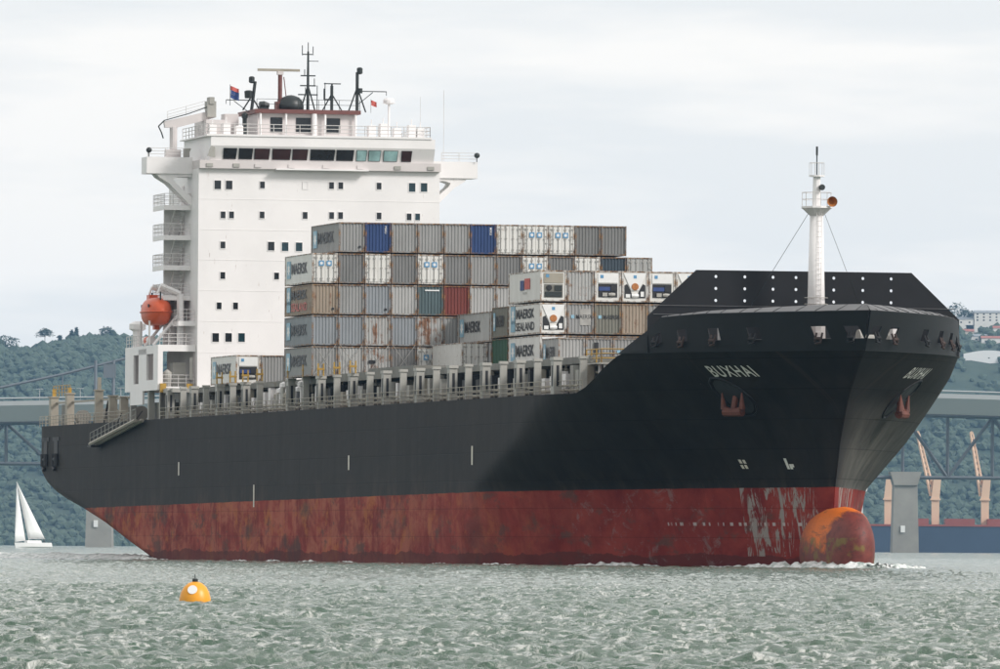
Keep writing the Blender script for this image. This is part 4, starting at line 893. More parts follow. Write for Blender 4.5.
def container(a_front, b_out, z, L, col, rust, label, end='corr', side=None, group=None, unit=None, extras=()):
    root = empty('shipping_container', SW(a_front - L / 2, b_out - CW / 2 - .03, z), SHIPROT)
    smooth_side = end in ('door_logo', 'door', 'reefer')
    bmsh, fmsh = get_body(L, end == 'corr', not smooth_side)
    c4 = (col[0], col[1], col[2], rust)
    b = put('body', bmsh, M['cont'], root); b.color = c4
    f = put('frame', fmsh, M['cframe'], root); f.color = (col[0] * .8, col[1] * .8, col[2] * .8, 1)
    hl = L / 2
    if end in ('door', 'door_logo'):
        for sd in (-1, 1):
            d = put('door', door_m, M['cont'], root, (hl - .06, 0 if sd > 0 else -1.10, 0)); d.color = c4
        for y in (-.82, -.33, .33, .82): put('locking_bar', bar_m, M['bar'], root, (hl - .06, y, 0))
        for y in (-1.02, 1.02): put('hinge', hinge_m, M['bar'], root, (hl - .06, y, 0))
        if end == 'door_logo':
            for y in (-.36, .36):
                q = put('logo_square', sq_m, M['squareblue'], root, (hl, y, 1.82)); put('logo_star', star_small, M['plainwhite'], q, (.068, 0, 0))
    if end == 'reefer':
        for n_, m_, mt in UNITS[unit]: put(n_, m_, M[mt], root, (hl - .05, 0, 0))
        q = put('logo_square', MB().box(0, .012, -.14, .14, -.14, .14).mesh('logo_square'), M['squareblue'], root, (hl + .012, 0 if unit == 'fan' else -.55, 2.25))
    if 'endlogo' in extras:
        q = put('logo_square', sq_m, M['star'], root, (hl - .1, -.7, 1.55)); q.scale = (1, .6, .6); t = put('lettering', text_mesh('MAERSK', .02), M['txtblack'], root, (hl - .03, -.42, 1.38), (R(90), 0, R(90))); t.scale = (.30, .36, 1)
    if 'plate' in extras: put('notice_plate', MB().box(0, .015, -.62, .05, -.16, .16).mesh('notice_plate'), M['txtblack'], root, (hl - .03, -.2, 1.35))
    if 'whitepatch' in extras: put('white_patch', MB().box(0, .01, -.05, .95, -.7, .75).mesh('white_patch'), M['bar'], root, (hl - .04, 0, 1.5))
    if 'bar' in extras: put('white_bar', MB().box(0, .015, -.6, .75, -.06, .06).mesh('white_bar'), M['plainwhite'], root, (hl - .03, .1, CH - .45))
    if 'code' in extras: 
        t = put('lettering', text_mesh('MSKU', .01), M['plainwhite'], root, (hl - .03, .62, 2.45), (R(90), R(90), R(90))); t.scale = (.2, .2, 1)
    if 'blackslot' in extras: put('dark_panel', MB().box(0, .03, -.25, .15, -.1, .95).mesh('dark_panel'), M['dark'], root, (hl - .03, -.2, 1.4))
    if 'fleck' in extras: put('small_plate', MB().box(0, .012, -.12, .12, -.1, .1).mesh('small_plate'), M['txtblack'], root, (hl - .03, .75, .5))
    y = -(CW / 2) - .004
    if side:
        white = sum(col) > 1.6
        if side == 'logo':
            put('logo_square', sqside_m, M['logonavy'], root, (-.9, y, 1.55)).scale = (.9, 1, .55); put('logo_square', sqside_m, M['logored'], root, (1.1, y, 1.65)).scale = (1.3, 1, .6)
            t = put('lettering', text_mesh('REEFER', .01), M['grey'], root, (-.6, y - .01, .75), (R(90), 0, 0)); t.scale = (.35, .22, 1)
        else:
            x0 = -hl + (1.0 if L > 8 else .5); k = 1 if L > 8 else .5
            q = put('logo_square', sqside_m, M['star'], root, (x0 + .8 * k, y, 1.45 if side != 'sealand' else 1.85)); q.scale = (k, 1, 1); st_ = put('logo_star', star_side, M['plainwhite'], q)
            if side == 'sealand': q2 = put('logo_square', sqside_m, M['star'], root, (x0 + .8 * k, y, .85)); q2.scale = (k, 1, .62)
            tm = M['txtblack']
            m_ = text_mesh('MAERSK', .03); w = max(v.co.x for v in m_.vertices); ln = (7.0 if L < 13 else 6.4) if L > 8 else 3.3
            t = put('lettering', m_, tm, root, (x0 + 1.9 * k, y - .01, 1.02 if side != 'sealand' else 1.5), (R(90), 0, 0)); t.scale = (ln / w, 1.0 if side != 'sealand' else .85, 1)
            if side == 'sealand':
                m2 = text_mesh('SEALAND', .02); w2 = max(v.co.x for v in m2.vertices); t2 = put('lettering', m2, tm if white else M['logored'], root, (x0 + 1.9 * k, y - .01, .42), (R(90), 0, 0)); t2.scale = (ln / w2, .75, 1)
    tag(root, label, 'container', group)
    return root
ORD = ['first', 'second', 'third', 'fourth', 'fifth', 'sixth', 'seventh', 'eighth', 'ninth', 'tenth', 'eleventh', 'twelfth', 'thirteenth']
G, W, DL, DR = 'corr', 'corr', 'door_logo', 'door'
def cname(c): return {GREY: 'grey', LGREY: 'light grey', DGREY: 'dark grey', WHITE: 'white', BLUE: 'deep blue', RED: 'brick red', GREEN: 'green', TAN: 'rusty tan', TEAL: 'dark teal', NAVY: 'slate blue', OLIVE: 'olive grey', BGREY: 'bluish grey'}[c]
TALL = {
 5: {1: (GREY, .12, G, 'm', ('fleck',)), 2: (BLUE, .05, G, 0, ('code',)), 3: (GREY, .1, G, 0, ()), 4: (GREY, .25, G, 0, ()), 5: (GREY, .15, G, 0, ()), 6: (BLUE, .05, G, 0, ('code',)), 7: (WHITE, .5, DR, 0, ()), 8: (WHITE, .25, DL, 0, ()), 9: (WHITE, .3, DL, 0, ()), 10: (DGREY, .12, G, 0, ()), 11: (DGREY, .12, G, 0, ())},
 4: {0: (WHITE, .3, DL, 'm', ()), 1: (DGREY, .12, G, 0, ()), 2: (WHITE, .25, DR, 0, ()), 3: (DGREY, .12, G, 0, ()), 4: (WHITE, .3, DL, 0, ()), 5: (DGREY, .15, G, 0, ()), 6: (GREY, .45, G, 0, ()), 7: (DGREY, .15, G, 0, ()), 8: (WHITE, .3, DL, 0, ()), 9: (DGREY, .12, G, 0, ()), 10: (WHITE, .3, DR, 0, ()), 11: (NAVY, .1, G, 0, ()), 12: (LGREY, .25, DR, 0, ())},
 3: {0: (TAN, .75, G, 'sealand', ('fleck',)), 1: (GREY, .3, G, 0, ()), 2: (BGREY, .25, G, 0, ('fleck',)), 3: (LGREY, .35, G, 0, ()), 4: (TEAL, .2, G, 0, ('bar',)), 5: (RED, .25, G, 0, ()), 6: (LGREY, .3, G, 0, ()), 7: (LGREY, .3, G, 0, ()), 8: (GREY, .3, G, 0, ()), 9: (GREY, .3, G, 0, ()), 10: (GREY, .3, G, 0, ()), 11: (GREY, .3, G, 0, ()), 12: (GREY, .3, G, 0, ())},
 2: {0: (BGREY, .1, G, 'm', ()), 1: (BGREY, .12, G, 0, ()), 2: (LGREY, .8, G, 0, ()), 3: (BGREY, .4, G, 0, ()), 4: (LGREY, .95, G, 0, ()), 5: (GREY, .4, G, 0, ()), 6: (GREY, .3, G, 0, ()), 7: (GREY, .3, G, 0, ()), 8: (GREY, .3, G, 0, ()), 9: (GREY, .3, G, 0, ()), 10: (GREY, .3, G, 0, ()), 11: (GREY, .3, G, 0, ()), 12: (GREY, .3, G, 0, ())},
 1: {0: (GREY, .25, G, 'm', ()), 1: (LGREY, .6, G, 0, ()), 2: (LGREY, .75, G, 0, ('plate',)), 3: (DGREY, .35, G, 0, ()), 4: (WHITE, .4, DL, 0, ()), 5: (GREY, .3, G, 0, ()), 6: (GREY, .3, G, 0, ()), 7: (GREY, .3, G, 0, ()), 8: (GREY, .3, G, 0, ()), 9: (GREY, .3, G, 0, ()), 10: (GREY, .3, G, 0, ()), 11: (GREY, .3, G, 0, ()), 12: (GREY, .3, G, 0, ())}}
TZ = {1: 17.0, 2: 19.83, 3: 22.67, 4: 25.51, 5: 28.37}
def wear(r): return ' rust-streaked' if r >= .6 else ''
for tier, rows in TALL.items():
    for k, (c, r, e, sd, ex) in rows.items():
        d = cname(c) + wear(r)
        if e == DL: d = 'white container with blue squares on doors'
        elif e == DR: d += ' container with plain doors'
        else: d += ' corrugated container'
        pos = {5: 'top', 4: 'fourth', 3: 'third', 2: 'second', 1: 'bottom'}[tier]
        container(139.07, 16.05 - 2.47 * k, TZ[tier], 12.19, c, r, f'{d}, {pos} tier of tall stack, {ORD[k]} from starboard', e, {'m': 'maersk', 0: None}.get(sd, sd), 'containers in the tall stack', None, ex)
# small row abaft it
for k, (c, r, e, u, sd, lab) in enumerate([(WHITE, .2, 'reefer', 'box', 'maersk', 'white lettered reefer on the low row before the deckhouse'), (GREY, .2, 'corr', None, None, 'plain grey container beside the reefer on the low row before the deckhouse')]):
    container(98.6, 14.82 - 2.47 * k, 16.98, 12.19, c, r, lab, e, sd, 'low row before the deckhouse', u)
# bay ahead of the tall stack: white reefer, long container, twenty-footers
B12 = [14.82 - 2.47 * k for k in range(12)]
container(151.9, B12[4], 17.2, 12.19, WHITE, .55, 'white container with rust-stained doors low ahead of the tall stack', 'door', None, 'containers ahead of the tall stack')
container(152.9, B12[5], 17.2, 12.19, LGREY, .3, 'light grey container beneath the long lettered one', 'corr', None, 'containers ahead of the tall stack')
container(153.0, B12[5], 20.02, 13.7, LGREY, .12, 'long pale grey container with large dark lettering on its side', 'corr', 'maersk', 'containers ahead of the tall stack')
container(159.3, B12[5], 17.45, 6.06, GREEN, .12, 'short green container between the long grey one and the reefer stack', 'corr', None, 'short containers')
container(159.3, B12[5], 20.3, 6.06, OLIVE, .15, 'short olive grey lettered container standing on the green one', 'corr', 'maersk', 'short containers')
for k in (6, 7, 8, 9, 10):
    for t, z in ((1, 17.45), (2, 20.32)):
        container(153.0, B12[k], z - .25, 12.19, DGREY, .3, f'dark grey container behind the reefer stack, {"lower" if t == 1 else "upper"} tier, {ORD[k]} row', 'corr', None, 'containers behind the reefer stack')
REE = {3: [(WHITE, .2, 'reefer', 'tan', 'logo', ()), (LGREY, .75, 'corr', None, 0, ()), (WHITE, .25, 'reefer', 'box', 0, ()), (WHITE, .25, 'reefer', 'fan', 0, ()), (WHITE, .25, 'reefer', 'box', 0, ()), (WHITE, .25, 'reefer', 'fan', 0, ())],
       2: [(WHITE, .12, 'reefer', 'fan', 'sealand', ()), (GREY, .3, 'corr', None, 0, ('whitepatch', 'endlogo')), (OLIVE, .3, 'corr', None, 0, ('endlogo',)), (TAN, .65, 'corr', None, 0, ()), (GREY, .3, 'corr', None, 0, ()), (GREY, .3, 'corr', None, 0, ())],
       1: [(WHITE, .25, 'reefer', 'fan', 'maersk', ()), (GREY, .3, 'corr', None, 0, ()), (GREY, .3, 'corr', None, 0, ()), (GREY, .3, 'corr', None, 0, ()), (GREY, .3, 'corr', None, 0, ()), (GREY, .3, 'corr', None, 0, ())]}
for t, rows in REE.items():
    for j, (c, r, e, u, sd, ex) in enumerate(rows):
        d = {'reefer': {'tan': 'white reefer with beige machinery', 'box': 'white reefer with dark boxed machinery', 'fan': 'white reefer with round fan', None: ''}[u], 'corr': cname(c) + wear(r) + ' corrugated container'}[e]
        container(171.8, B12[5 + j], {1: 17.45, 2: 20.32, 3: 23.2}[t], 12.19, c, r, f'{d}, {("", "bottom", "middle", "top")[t]} tier of reefer stack, {ORD[j]} slot from starboard', e, sd or None, 'containers in the reefer stack', u, ex)
for j, (c, r, ex, lab) in enumerate([(LGREY, .2, (), 'short light grey container with dark lettering in front of the reefer stack'), (GREY, .35, ('blackslot',), 'short grey container with a dark panel in front of the reefer stack'), (GREY, .25, ('endlogo',), 'short grey container with a small logo in front of the reefer stack'), (GREY, .4, (), 'short plain grey container next to the logo one before the reefer stack')]):
    container(178.7, B12[5 + j], 17.1, 6.06, c, r, lab, 'corr', 'maersk' if j == 0 else None, 'short containers', None, ex)
# lashing rods crossed over the lowest tier
for k in range(0, 5):
    b = 16.05 - 2.47 * k; MB().tube((139.25, -b + .15, 17.0), (139.25, -b + 2.25, 19.9), .03, 4).tube((139.28, -b + 2.25, 17.0), (139.28, -b + .15, 19.9), .03, 4).obj('lashing_rod', M['bar'], ship)

# ------------------------------------------------------------------ foam about the hull
def foam_material():
    t = NT('sea_foam'); v = t.coord('Object'); n = t.noise(t.coord('Object', (1, 1, 1)), 1.4, 6, .7)
    return t.fin(t.ramp(n, .36, .55, (.20, .26, .235, 1), (.80, .81, .80, 1)), .7)
M['foam'] = foam_material()
def foam(name, pts, label):                       # pts: (a, b, width, height) along the waterline
    v = []; f = []; n = 7; P_ = []
    for (p, q) in zip(pts[:-1], pts[1:]):
        for k in range(8): P_.append([p[i] + (q[i] - p[i]) * k / 8 for i in range(4)])
    r = random.Random(len(pts))
    for a, b, w, h in P_:
        for j in range(n):
            q = j / (n - 1); hh = h * math.sin(math.pi * (.15 + .85 * q)) ** 1.2 * r.uniform(.55, 1.12)
            v.append((a + r.uniform(-.2, .2), -(b - w / 2 + w * q), -.25 + hh if 0 < j < n - 1 else -.35))
    for i in range(len(P_) - 1):
        for j in range(n - 1): f.append((i*n + j, (i+1)*n + j, (i+1)*n + j + 1, i*n + j + 1))
    o = MB().add(v, f).obj(name, M['foam'], None, True); o.location = ORG; o.rotation_euler = (0, 0, SHIPROT)
    tag(o, label, 'foam', None, 'stuff')
foam('bow_wave_foam', [(246, 7.2, 1.0, .35), (252, 5.6, 1.2, .5), (256, 4.6, 1.4, .6), (261, 3.2, 2.0, .85), (265, 2.2, 2.4, .8), (268.5, 1.2, 2.6, .8), (270.5, 0, 2.4, .75), (270.3, -1.6, 2.4, .7), (268.5, -3.4, 2.2, .65), (266, -5.5, 2.0, .5)], 'white foam of the bow wave round the bulb')
foam('flank_foam', [(a_, HB + .25 if a_ < 200 else wid(a_, .1) + .3, .9 + .4 * math.sin(a_ * .9), .30 + .10 * math.sin(a_ * .37) + .08 * math.sin(a_ * 1.13)) for a_ in range(80, 222, 4)], 'thin broken foam line along the middle of the red flank')
foam('side_foam', [(225, 12.6, 1.2, .35), (230, 11.2, 1.5, .6), (235, 9.8, 1.4, .55), (240, 8.4, 1.0, .3)], 'foam lapping along the red forward flank')
foam('stern_foam', [(58, 16.4, 2.0, .6), (62, 16.6, 2.0, .65), (68, 16.6, 1.5, .4), (76, 16.5, 1.0, .3)], 'foam beside the red stern quarter')
foam('wake_foam', [(60, 15.5, 3, .6), (56, 15, 3, .7), (45, 15, 4, .8), (30, 15, 5, .8), (15, 16, 6, .85), (0, 17, 7, .8), (-25, 19, 8, .8), (-60, 22, 10, .8), (-110, 26, 12, .8)], 'low foaming wake trailing astern')

# ------------------------------------------------------------------ buoy and yacht
by = empty('mooring_buoy', (-7.742, 229.92, .03)); tag(by, 'domed yellow buoy with white round panel and black cap floating on the water', 'buoy')
M['buoy'] = paint('buoy_yellow', (.80, .33, .012), .4, .06, 3.0)
MB().lathe([(.30, -.25), (.40, -.12), (.405, .02), (.40, .12), (.36, .27), (.29, .40), (.18, .50), (.09, .535), (.01, .54)], (0, 0, 0), 28).obj('float', M['buoy'], by, True)
MB().lathe([(.072, .52), (.075, .60), (.06, .62)], (0, 0, 0), 12).obj('cap', M['mast'], by); MB().tube((0, 0, .6), (0, 0, .73), .012, 5).obj('eye', M['mast'], by)
MB().tube((-.30, 0, -.10), (.0, -.42, -.02), .0001, 3) 
nrm = Vector((-.12, -.86, .48)).normalized(); cb = Vector((-.055, -.30, .33)); e1 = nrm.cross(Vector((0, 0, 1))).normalized(); e2 = e1.cross(nrm)
v = [cb + nrm * .02 + (e1 * math.cos(t * math.pi / 10) + e2 * math.sin(t * math.pi / 10)) * .125 for t in range(20)]; v2 = [p - nrm * .08 for p in v]
MB().add(v + v2, [tuple(range(20)), tuple(range(39, 19, -1))] + [(i, (i+1) % 20, (i+1) % 20 + 20, i + 20) for i in range(20)]).obj('round_panel', M['plainwhite'], by)

yc = at_depth(33, 546, 3200); yc.z = 0
ya = empty('sailing_yacht', yc); tag(ya, 'white sailing yacht heeling under two white sails beside the stern', 'yacht')
M['sail'] = paint('sail_white', (.80, .80, .79), .6, .02, 1.0)
heel = R(-12)
def hr(p): y_ = p; return (p[0] * math.cos(heel) + p[2] * math.sin(heel), p[1], -p[0] * math.sin(heel) + p[2] * math.cos(heel))
# yacht axis runs away from us and to the right; local u along, w across
ux = Vector((.80, .60, 0)); wx = Vector((-.60, .80, 0))
def Y_(u, w, z): q = ux * u + wx * w; return (q.x - .22 * z, q.y, z)
mb = MB(); st = []
for i in range(15):
    t = i / 14; u = -7.5 + 15 * t; w = 2.0 * math.sin(math.pi * min(1, .12 + .88 * t) ** .8) ** .7 if t < 1 else .05; w = max(.05, 2.05 * (1 - (1 - min(1, t * 1.9 + .03)) ** 2) * (1 if t < .6 else 1 - ((t - .6) / .4) ** 2 * .25))
    st.append([Y_(u, w, 1.9), Y_(u, w * .9, .5), Y_(u, w * .3, -.6), Y_(u, -w * .3, -.6), Y_(u, -w * .9, .5), Y_(u, -w, 1.9)])
vv = [p for s_ in st for p in s_]; ff = []
for i in range(14):
    for j in range(5): ff.append((i*6 + j, (i+1)*6 + j, (i+1)*6 + j + 1, i*6 + j + 1))
    ff.append((i*6, i*6 + 5, (i+1)*6 + 5, (i+1)*6))
ff.append(tuple(14*6 + j for j in range(6))); MB().add(vv, ff).obj('hull', M['plainwhite'], ya)
MB().add([Y_(u, w, z) for z in (1.85, 2.7) for u, w in ((-2.5, -1), (3.5, -1.1), (3.5, 1.1), (-2.5, 1))], [(0,1,2,3), (4,5,6,7), (0,1,5,4), (1,2,6,5), (2,3,7,6), (3,0,4,7)]).obj('cabin', M['plainwhite'], ya)
MB().tube(Y_(-1, 0, 1.8), Y_(-1, 0, 23.5), .12, 6).tube(Y_(-1, 0, 3.3), Y_(5.6, -.6, 3.3), .09, 5).obj('mast', M['railing'], ya)
def sail(name, A, B, Cc, bulge):
    v = []; f = []; n = 8
    for i in range(n + 1):
        for j in range(n + 1):
            s_ = i / n; t = j / n; p = Vector(A) * (1 - s_) + (Vector(B) * (1 - t) + Vector(Cc) * t) * s_; p += wx * bulge * math.sin(math.pi * t) * math.sin(math.pi * min(1, s_ * .9 + .05)); v.append(p)
    for i in range(n):
        for j in range(n): p = i*(n+1) + j; f.append((p, p+1, p+n+2, p+n+1))
    o = MB().add(v, f).obj(name, M['sail'], ya, True); s_ = o.modifiers.new('t', 'SOLIDIFY'); s_.thickness = .03
sail('mainsail', Y_(-.85, 0, 23.2), Y_(-.85, 0, 3.5), Y_(5.5, -.5, 3.6), -.9); sail('jib', Y_(-1.3, 0, 22.5), Y_(-7.3, 0, 2.1), Y_(-1.9, .9, 2.6), -.8)
for u in (4.2, 5.6): MB().tube(Y_(u, .3, 2.0), Y_(u, .3, 3.1), .25, 6, .18).obj('crew_figure', M['txtblack'], ya)

# ------------------------------------------------------------------ harbour bridge
M['steel'] = paint('bridge_steel', (.13, .145, .16), .6, .08, .02); M['girder'] = paint('bridge_girder', (.40, .41, .41), .6, .05, .02); M['conc'] = paint('pier_concrete', (.27, .26, .235), .8, .15, .08)
bx_ = empty('harbour_bridge', (0, 4500, 0)); bx_.scale = (1.125,) * 3; tag(bx_, 'long grey truss road bridge crossing the harbour behind the ship', 'bridge')
def dk(x): return 66.0 + 5.5 * max(0, 1 - (x / 320.0) ** 2) * (1 if abs(x) < 320 else 0) + float(np.interp(x, [-160, 160], [-4.4, 1.2]))
XS = [x for x in range(-520, 521, 20)]
v = []; f = []
for x in XS: z = dk(x); v += [(x, -9, z), (x, 9, z), (x, 9, z - 2), (x, 4, z - 9.0), (x, -4, z - 9.0), (x, -9, z - 2)]
for i in range(len(XS) - 1):
    for j in range(6): f.append((i*6 + j, i*6 + (j+1) % 6, (i+1)*6 + (j+1) % 6, (i+1)*6 + j))
MB().add(v, f).obj('box_girder', M['girder'], bx_)
mb = MB(); mb.path([(x, -9.2, dk(x) + 1.2) for x in XS], .35, 4); mb.obj('parapet', M['girder'], bx_)
for y in (10, 20):
    lc = MB().path([(x, y, float(np.interp(x, [-160, 160], [37.0, 33.5]))) for x in XS], .8, 4)
    uc = MB().path([(x, y, dk(x) - 9.5) for x in XS], .8, 4)
    lc.obj('lower_chord', M['steel'], bx_); uc.obj('upper_chord', M['steel'], bx_)
    for i, x in enumerate(XS[:-1]):
        zl = float(np.interp(x, [-160, 160], [37.0, 33.5])); zr = float(np.interp(x + 20, [-160, 160], [37.0, 33.5]))
        p, q = ((x, y, zl), (x + 20, y, dk(x + 20) - 9.5)) if i % 2 == 0 else ((x, y, dk(x) - 9.5), (x + 20, y, zr))
        MB().tube(p, q, .6, 4).tube((x, y, zl), (x, y, dk(x) - 9.5), .5, 4).obj('truss_web', M['steel'], bx_)
# arch of the main span rising above the road
arc = [(x, 14, 70.4 + 26.0 * (1 - ((x + 55) / 190.0) ** 2)) for x in range(-245, 136, 10)]
arc = [(x, y, max(z, 62)) for x, y, z in arc]
arc = [(-260, 14, 68.0), (-222, 14, 71.0), (-195, 14, 77.0), (-164, 14, 85.0), (-130, 14, 93), (-90, 14, 99), (-55, 14, 101), (-20, 14, 99), (20, 14, 93), (60, 14, 83), (95, 14, 72)]
MB().path(arc, .6, 4).obj('arch_chord', M['steel'], bx_)
for p in arc[2:-1]: MB().tube(p, (p[0], 14, dk(p[0])), .25, 4).obj('arch_hanger', M['steel'], bx_)
sg = MB()
for x in (-180, -172): sg.tube((x, 8, dk(x)), (x, 8, 83.2), .7, 4)
sg.box(-176.5, -171, 7.4, 8.2, 75.5, 81.5); sg.obj('sign_gantry', M['steel'], bx_)
for x in (-190, -168, -186, -204): MB().tube((x, -8.5, dk(x)), (x, -8.5, dk(x) + 5), .15, 4).box(x - 1.6, x + 1.6, -8.8, -8.2, dk(x) + 5, dk(x) + 5.25).obj('road_lamp', M['girder'], bx_)
for x in (-178, 181, -420, 430):
    pr = MB().prism([(x - 6, -3), (x + 6, -3), (x + 5.2, 30), (x - 5.2, 30)], 4, 26).prism([(x - 5.2, 30), (x + 5.2, 30), (x + 7.0, 36), (x - 7.0, 36)], 3, 27).obj('pier', M['conc'], bx_)
    MB().box(x - 2.2, x - .3, 3.4, 4.2, 9, 12).obj('pier_signal', M['plainwhite'], bx_)

# ------------------------------------------------------------------ moored bulk carrier
M['cblue'] = paint('carrier_blue', (.035, .060, .105), .6, .1, .05); M['cred'] = paint('carrier_deck_red', (.27, .075, .06), .6, .15, .05); M['ccream'] = paint('crane_cream', (.66, .46, .33), .55, .06, .05)
bc = empty('moored_bulk_carrier', (256.4, 4900, 0)); bc.scale = (1.14,) * 3; tag(bc, 'blue hulled bulk carrier with red deck and cream cranes moored beyond the bridge', 'ship')
MB().prism([(-52, -3), (95, -3), (100, 12.5), (-58, 12.5)], -11, 11).obj('hull', M['cblue'], bc)
MB().box(-56, 98, -11.3, 11.3, 12.5, 13.4).obj('deck_edge', M['cred'], bc)
for x in (-27, -5, 15, 38, 60): MB().box(x - 7, x + 7, -8, 8, 13.4, 16.2).obj('hatch', M['cred'], bc)
for x, tilt in ((-39, None), (-16.5, -8.6), (7.2, -6.6), (48, -7)):
    cp = MB().box(x - 1.8, x + 1.8, -2.2, 2.2, 13.4, 25).obj('crane_pedestal', M['ccream'], bc); MB().box(x - 2.4, x + 2.4, -2.9, 2.9, 25, 25.8).prism([(x - 2.0, 25.8), (x + 1.9, 25.8), (x + 2.7, 36.5), (x - 1.0, 35)], -2.4, 2.4).obj('crane_house', M['ccream'], bc)
    if tilt:
        for y in (-1.1, 1.1): MB().tube((x - 1.2 + y, y, 27), (x + tilt + y * .5, y * .5, 57), .7, 4, .5).obj('crane_jib', M['ccream'], bc)
        lt = MB()
        for k in range(12): q = k / 11; lt.tube((x - 1 + (tilt + 1) * q, -1.1 + .55 * q, 27 + 30 * q), (x - 1 + (tilt + 1) * (q + .05), 1.1 - .55 * q, 27 + 30 * min(1, q + .05)), .3, 4)
        lt.lathe([(.9, -.8), (.9, .8)], (x + tilt, 0, 57.2), 8, 'y'); lt.obj('jib_lacing', M['ccream'], bc); MB().tube((x + 1, 0, 36), (x + tilt, 0, 57), .12, 4).obj('crane_wire', M['steel'], bc)
MB().box(-66, -51.5, -10, 10, 13, 27).prism([(-66, 27), (-52.5, 27), (-49.5, 29.2), (-49, 31.2), (-66, 31.2)], -9, 9).obj('accommodation', M['plainwhite'], bc)
MB().prism([(-66, -3), (-52, -3), (-56, 13.4), (-68, 13.4)], -10.9, 10.9).obj('stern_hull', M['cblue'], bc)

# ------------------------------------------------------------------ hills, woods, houses
nr_ = np.random.default_rng(11)
RD = 9000.0
_rp = [(-200, 355), (-80, 345), (0, 343), (17, 352), (40, 346), (75, 338), (115, 335), (130, 338), (300, 350), (650, 350), (900, 322), (950, 322), (965, 328), (1000, 322), (1100, 322), (1300, 345)]
_rx = [at_depth(p, q, RD).x for p, q in _rp]; _rz = [at_depth(p, q, RD).z - 5 for p, q in _rp]
def hill_h(x, y):
    t = np.clip((y - 7800) / (RD - 7800), 0, 1.25); ridge = np.interp(x, _rx, _rz)
    s = t * t * (3 - 2 * np.minimum(t, 1)); s = np.where(t > 1, 1 - (t - 1) * .9, s)
    bumps = 6 * np.sin(x * .024 + y * .009) * np.sin(y * .016 + 1) + 4 * np.sin(x * .055 - y * .023)
    return -1.6 + (ridge + bumps * np.clip(1 - np.abs(t - .5) * 2, 0, 1)) * s
def hills():
    xs = np.linspace(-1700, 1700, 181); ys = np.linspace(7770, 9300, 71); X, Y = np.meshgrid(xs, ys); Z = hill_h(X, Y)
    V_ = np.stack([X, Y, Z], -1).reshape(-1, 3).tolist(); F_ = []
    for i in range(70):
        for j in range(180): p = i * 181 + j; F_.append((p, p + 1, p + 182, p + 181))
    t = NT('hill_ground'); n = t.noise(t.coord('Object', (.03, .03, .03)), 1.0, 6, .6); m = t.fin(t.ramp(n, .35, .7, (.026, .048, .030, 1), (.050, .072, .042, 1)), .9)
    o = MB().add(V_, F_).obj('hillside', m, None, True); structure(o); o['label'] = 'wooded hillside above the far shore'
hills()
def leaf_mat(name, c0, c1):
    t = NT(name); n = t.noise(t.coord('Object', (.22, .22, .22)), 1.0, 7, .72); return t.fin(t.ramp(n, .3, .7, C4(c0), C4(c1)), .85)
M['wood'] = leaf_mat('bush_leaves', (.034, .058, .040), (.078, .108, .070)); M['leaf'] = leaf_mat('ridge_leaves', (.025, .045, .025), (.06, .085, .045)); M['bark'] = paint('bark', (.09, .07, .05), .9, .2, .3)
def crown_mesh(seed, detail=2):
    bm = bmesh.new(); bmesh.ops.create_icosphere(bm, subdivisions=detail, radius=1.0); r = random.Random(seed); ph = [r.uniform(0, 6) for _ in range(6)]
    for v in bm.verts:
        d = v.co.normalized(); k = 1 + .22 * math.sin(4 * d.x + ph[0]) * math.sin(5 * d.y + ph[1]) + .16 * math.sin(7 * d.z + ph[2] + 3 * d.x) + r.uniform(-.16, .16); v.co = d * k
    V_ = [tuple(v.co) for v in bm.verts]; F_ = [tuple(v.index for v in f.verts) for f in bm.faces]; bm.free(); return V_, F_
CR = [crown_mesh(i, 1) for i in range(9)]
def forest(name, spots, label):
    V_ = []; F_ = []
    for x, y, r, k in spots:
        z = float(hill_h(x, y)); v, f = CR[k % 9]; o = len(V_); ca, sa = math.cos(k * 1.7), math.sin(k * 1.7)
        V_ += [(x + (p[0] * ca - p[1] * sa) * r, y + (p[0] * sa + p[1] * ca) * r, z + r * .5 + p[2] * r * .95) for p in v]; F_ += [tuple(i + o for i in q) for q in f]
    m = bpy.data.meshes.new(name); m.from_pydata(V_, [], F_); o = put(name, m, M['wood']); tag(o, label, 'woodland', None, 'stuff')
sp = []
for _ in range(7500):
    x = nr_.uniform(-590, 590) if nr_.uniform() < .32 else (nr_.uniform(-500, -300) if nr_.uniform() < .5 else nr_.uniform(300, 500)); y = 7805 + 1205 * nr_.uniform(0, 1) ** .75
    if x > 380 and y > 8500 and nr_.uniform() < .8: continue
    if -290 < x < 300 and nr_.uniform() < .2: continue
    sp.append((x, y, nr_.uniform(2.4, 5.4) * (1.35 if nr_.uniform() < .12 else 1), int(nr_.integers(0, 90))))
for x in np.arange(-590, 400, 6.0): sp.append((x + nr_.uniform(-2, 2), RD - 15 + nr_.uniform(-10, 10), nr_.uniform(3.5, 8), int(nr_.integers(0, 90))))
forest('bush_woodland', sp, 'dense bush covering the hill above the far shore')
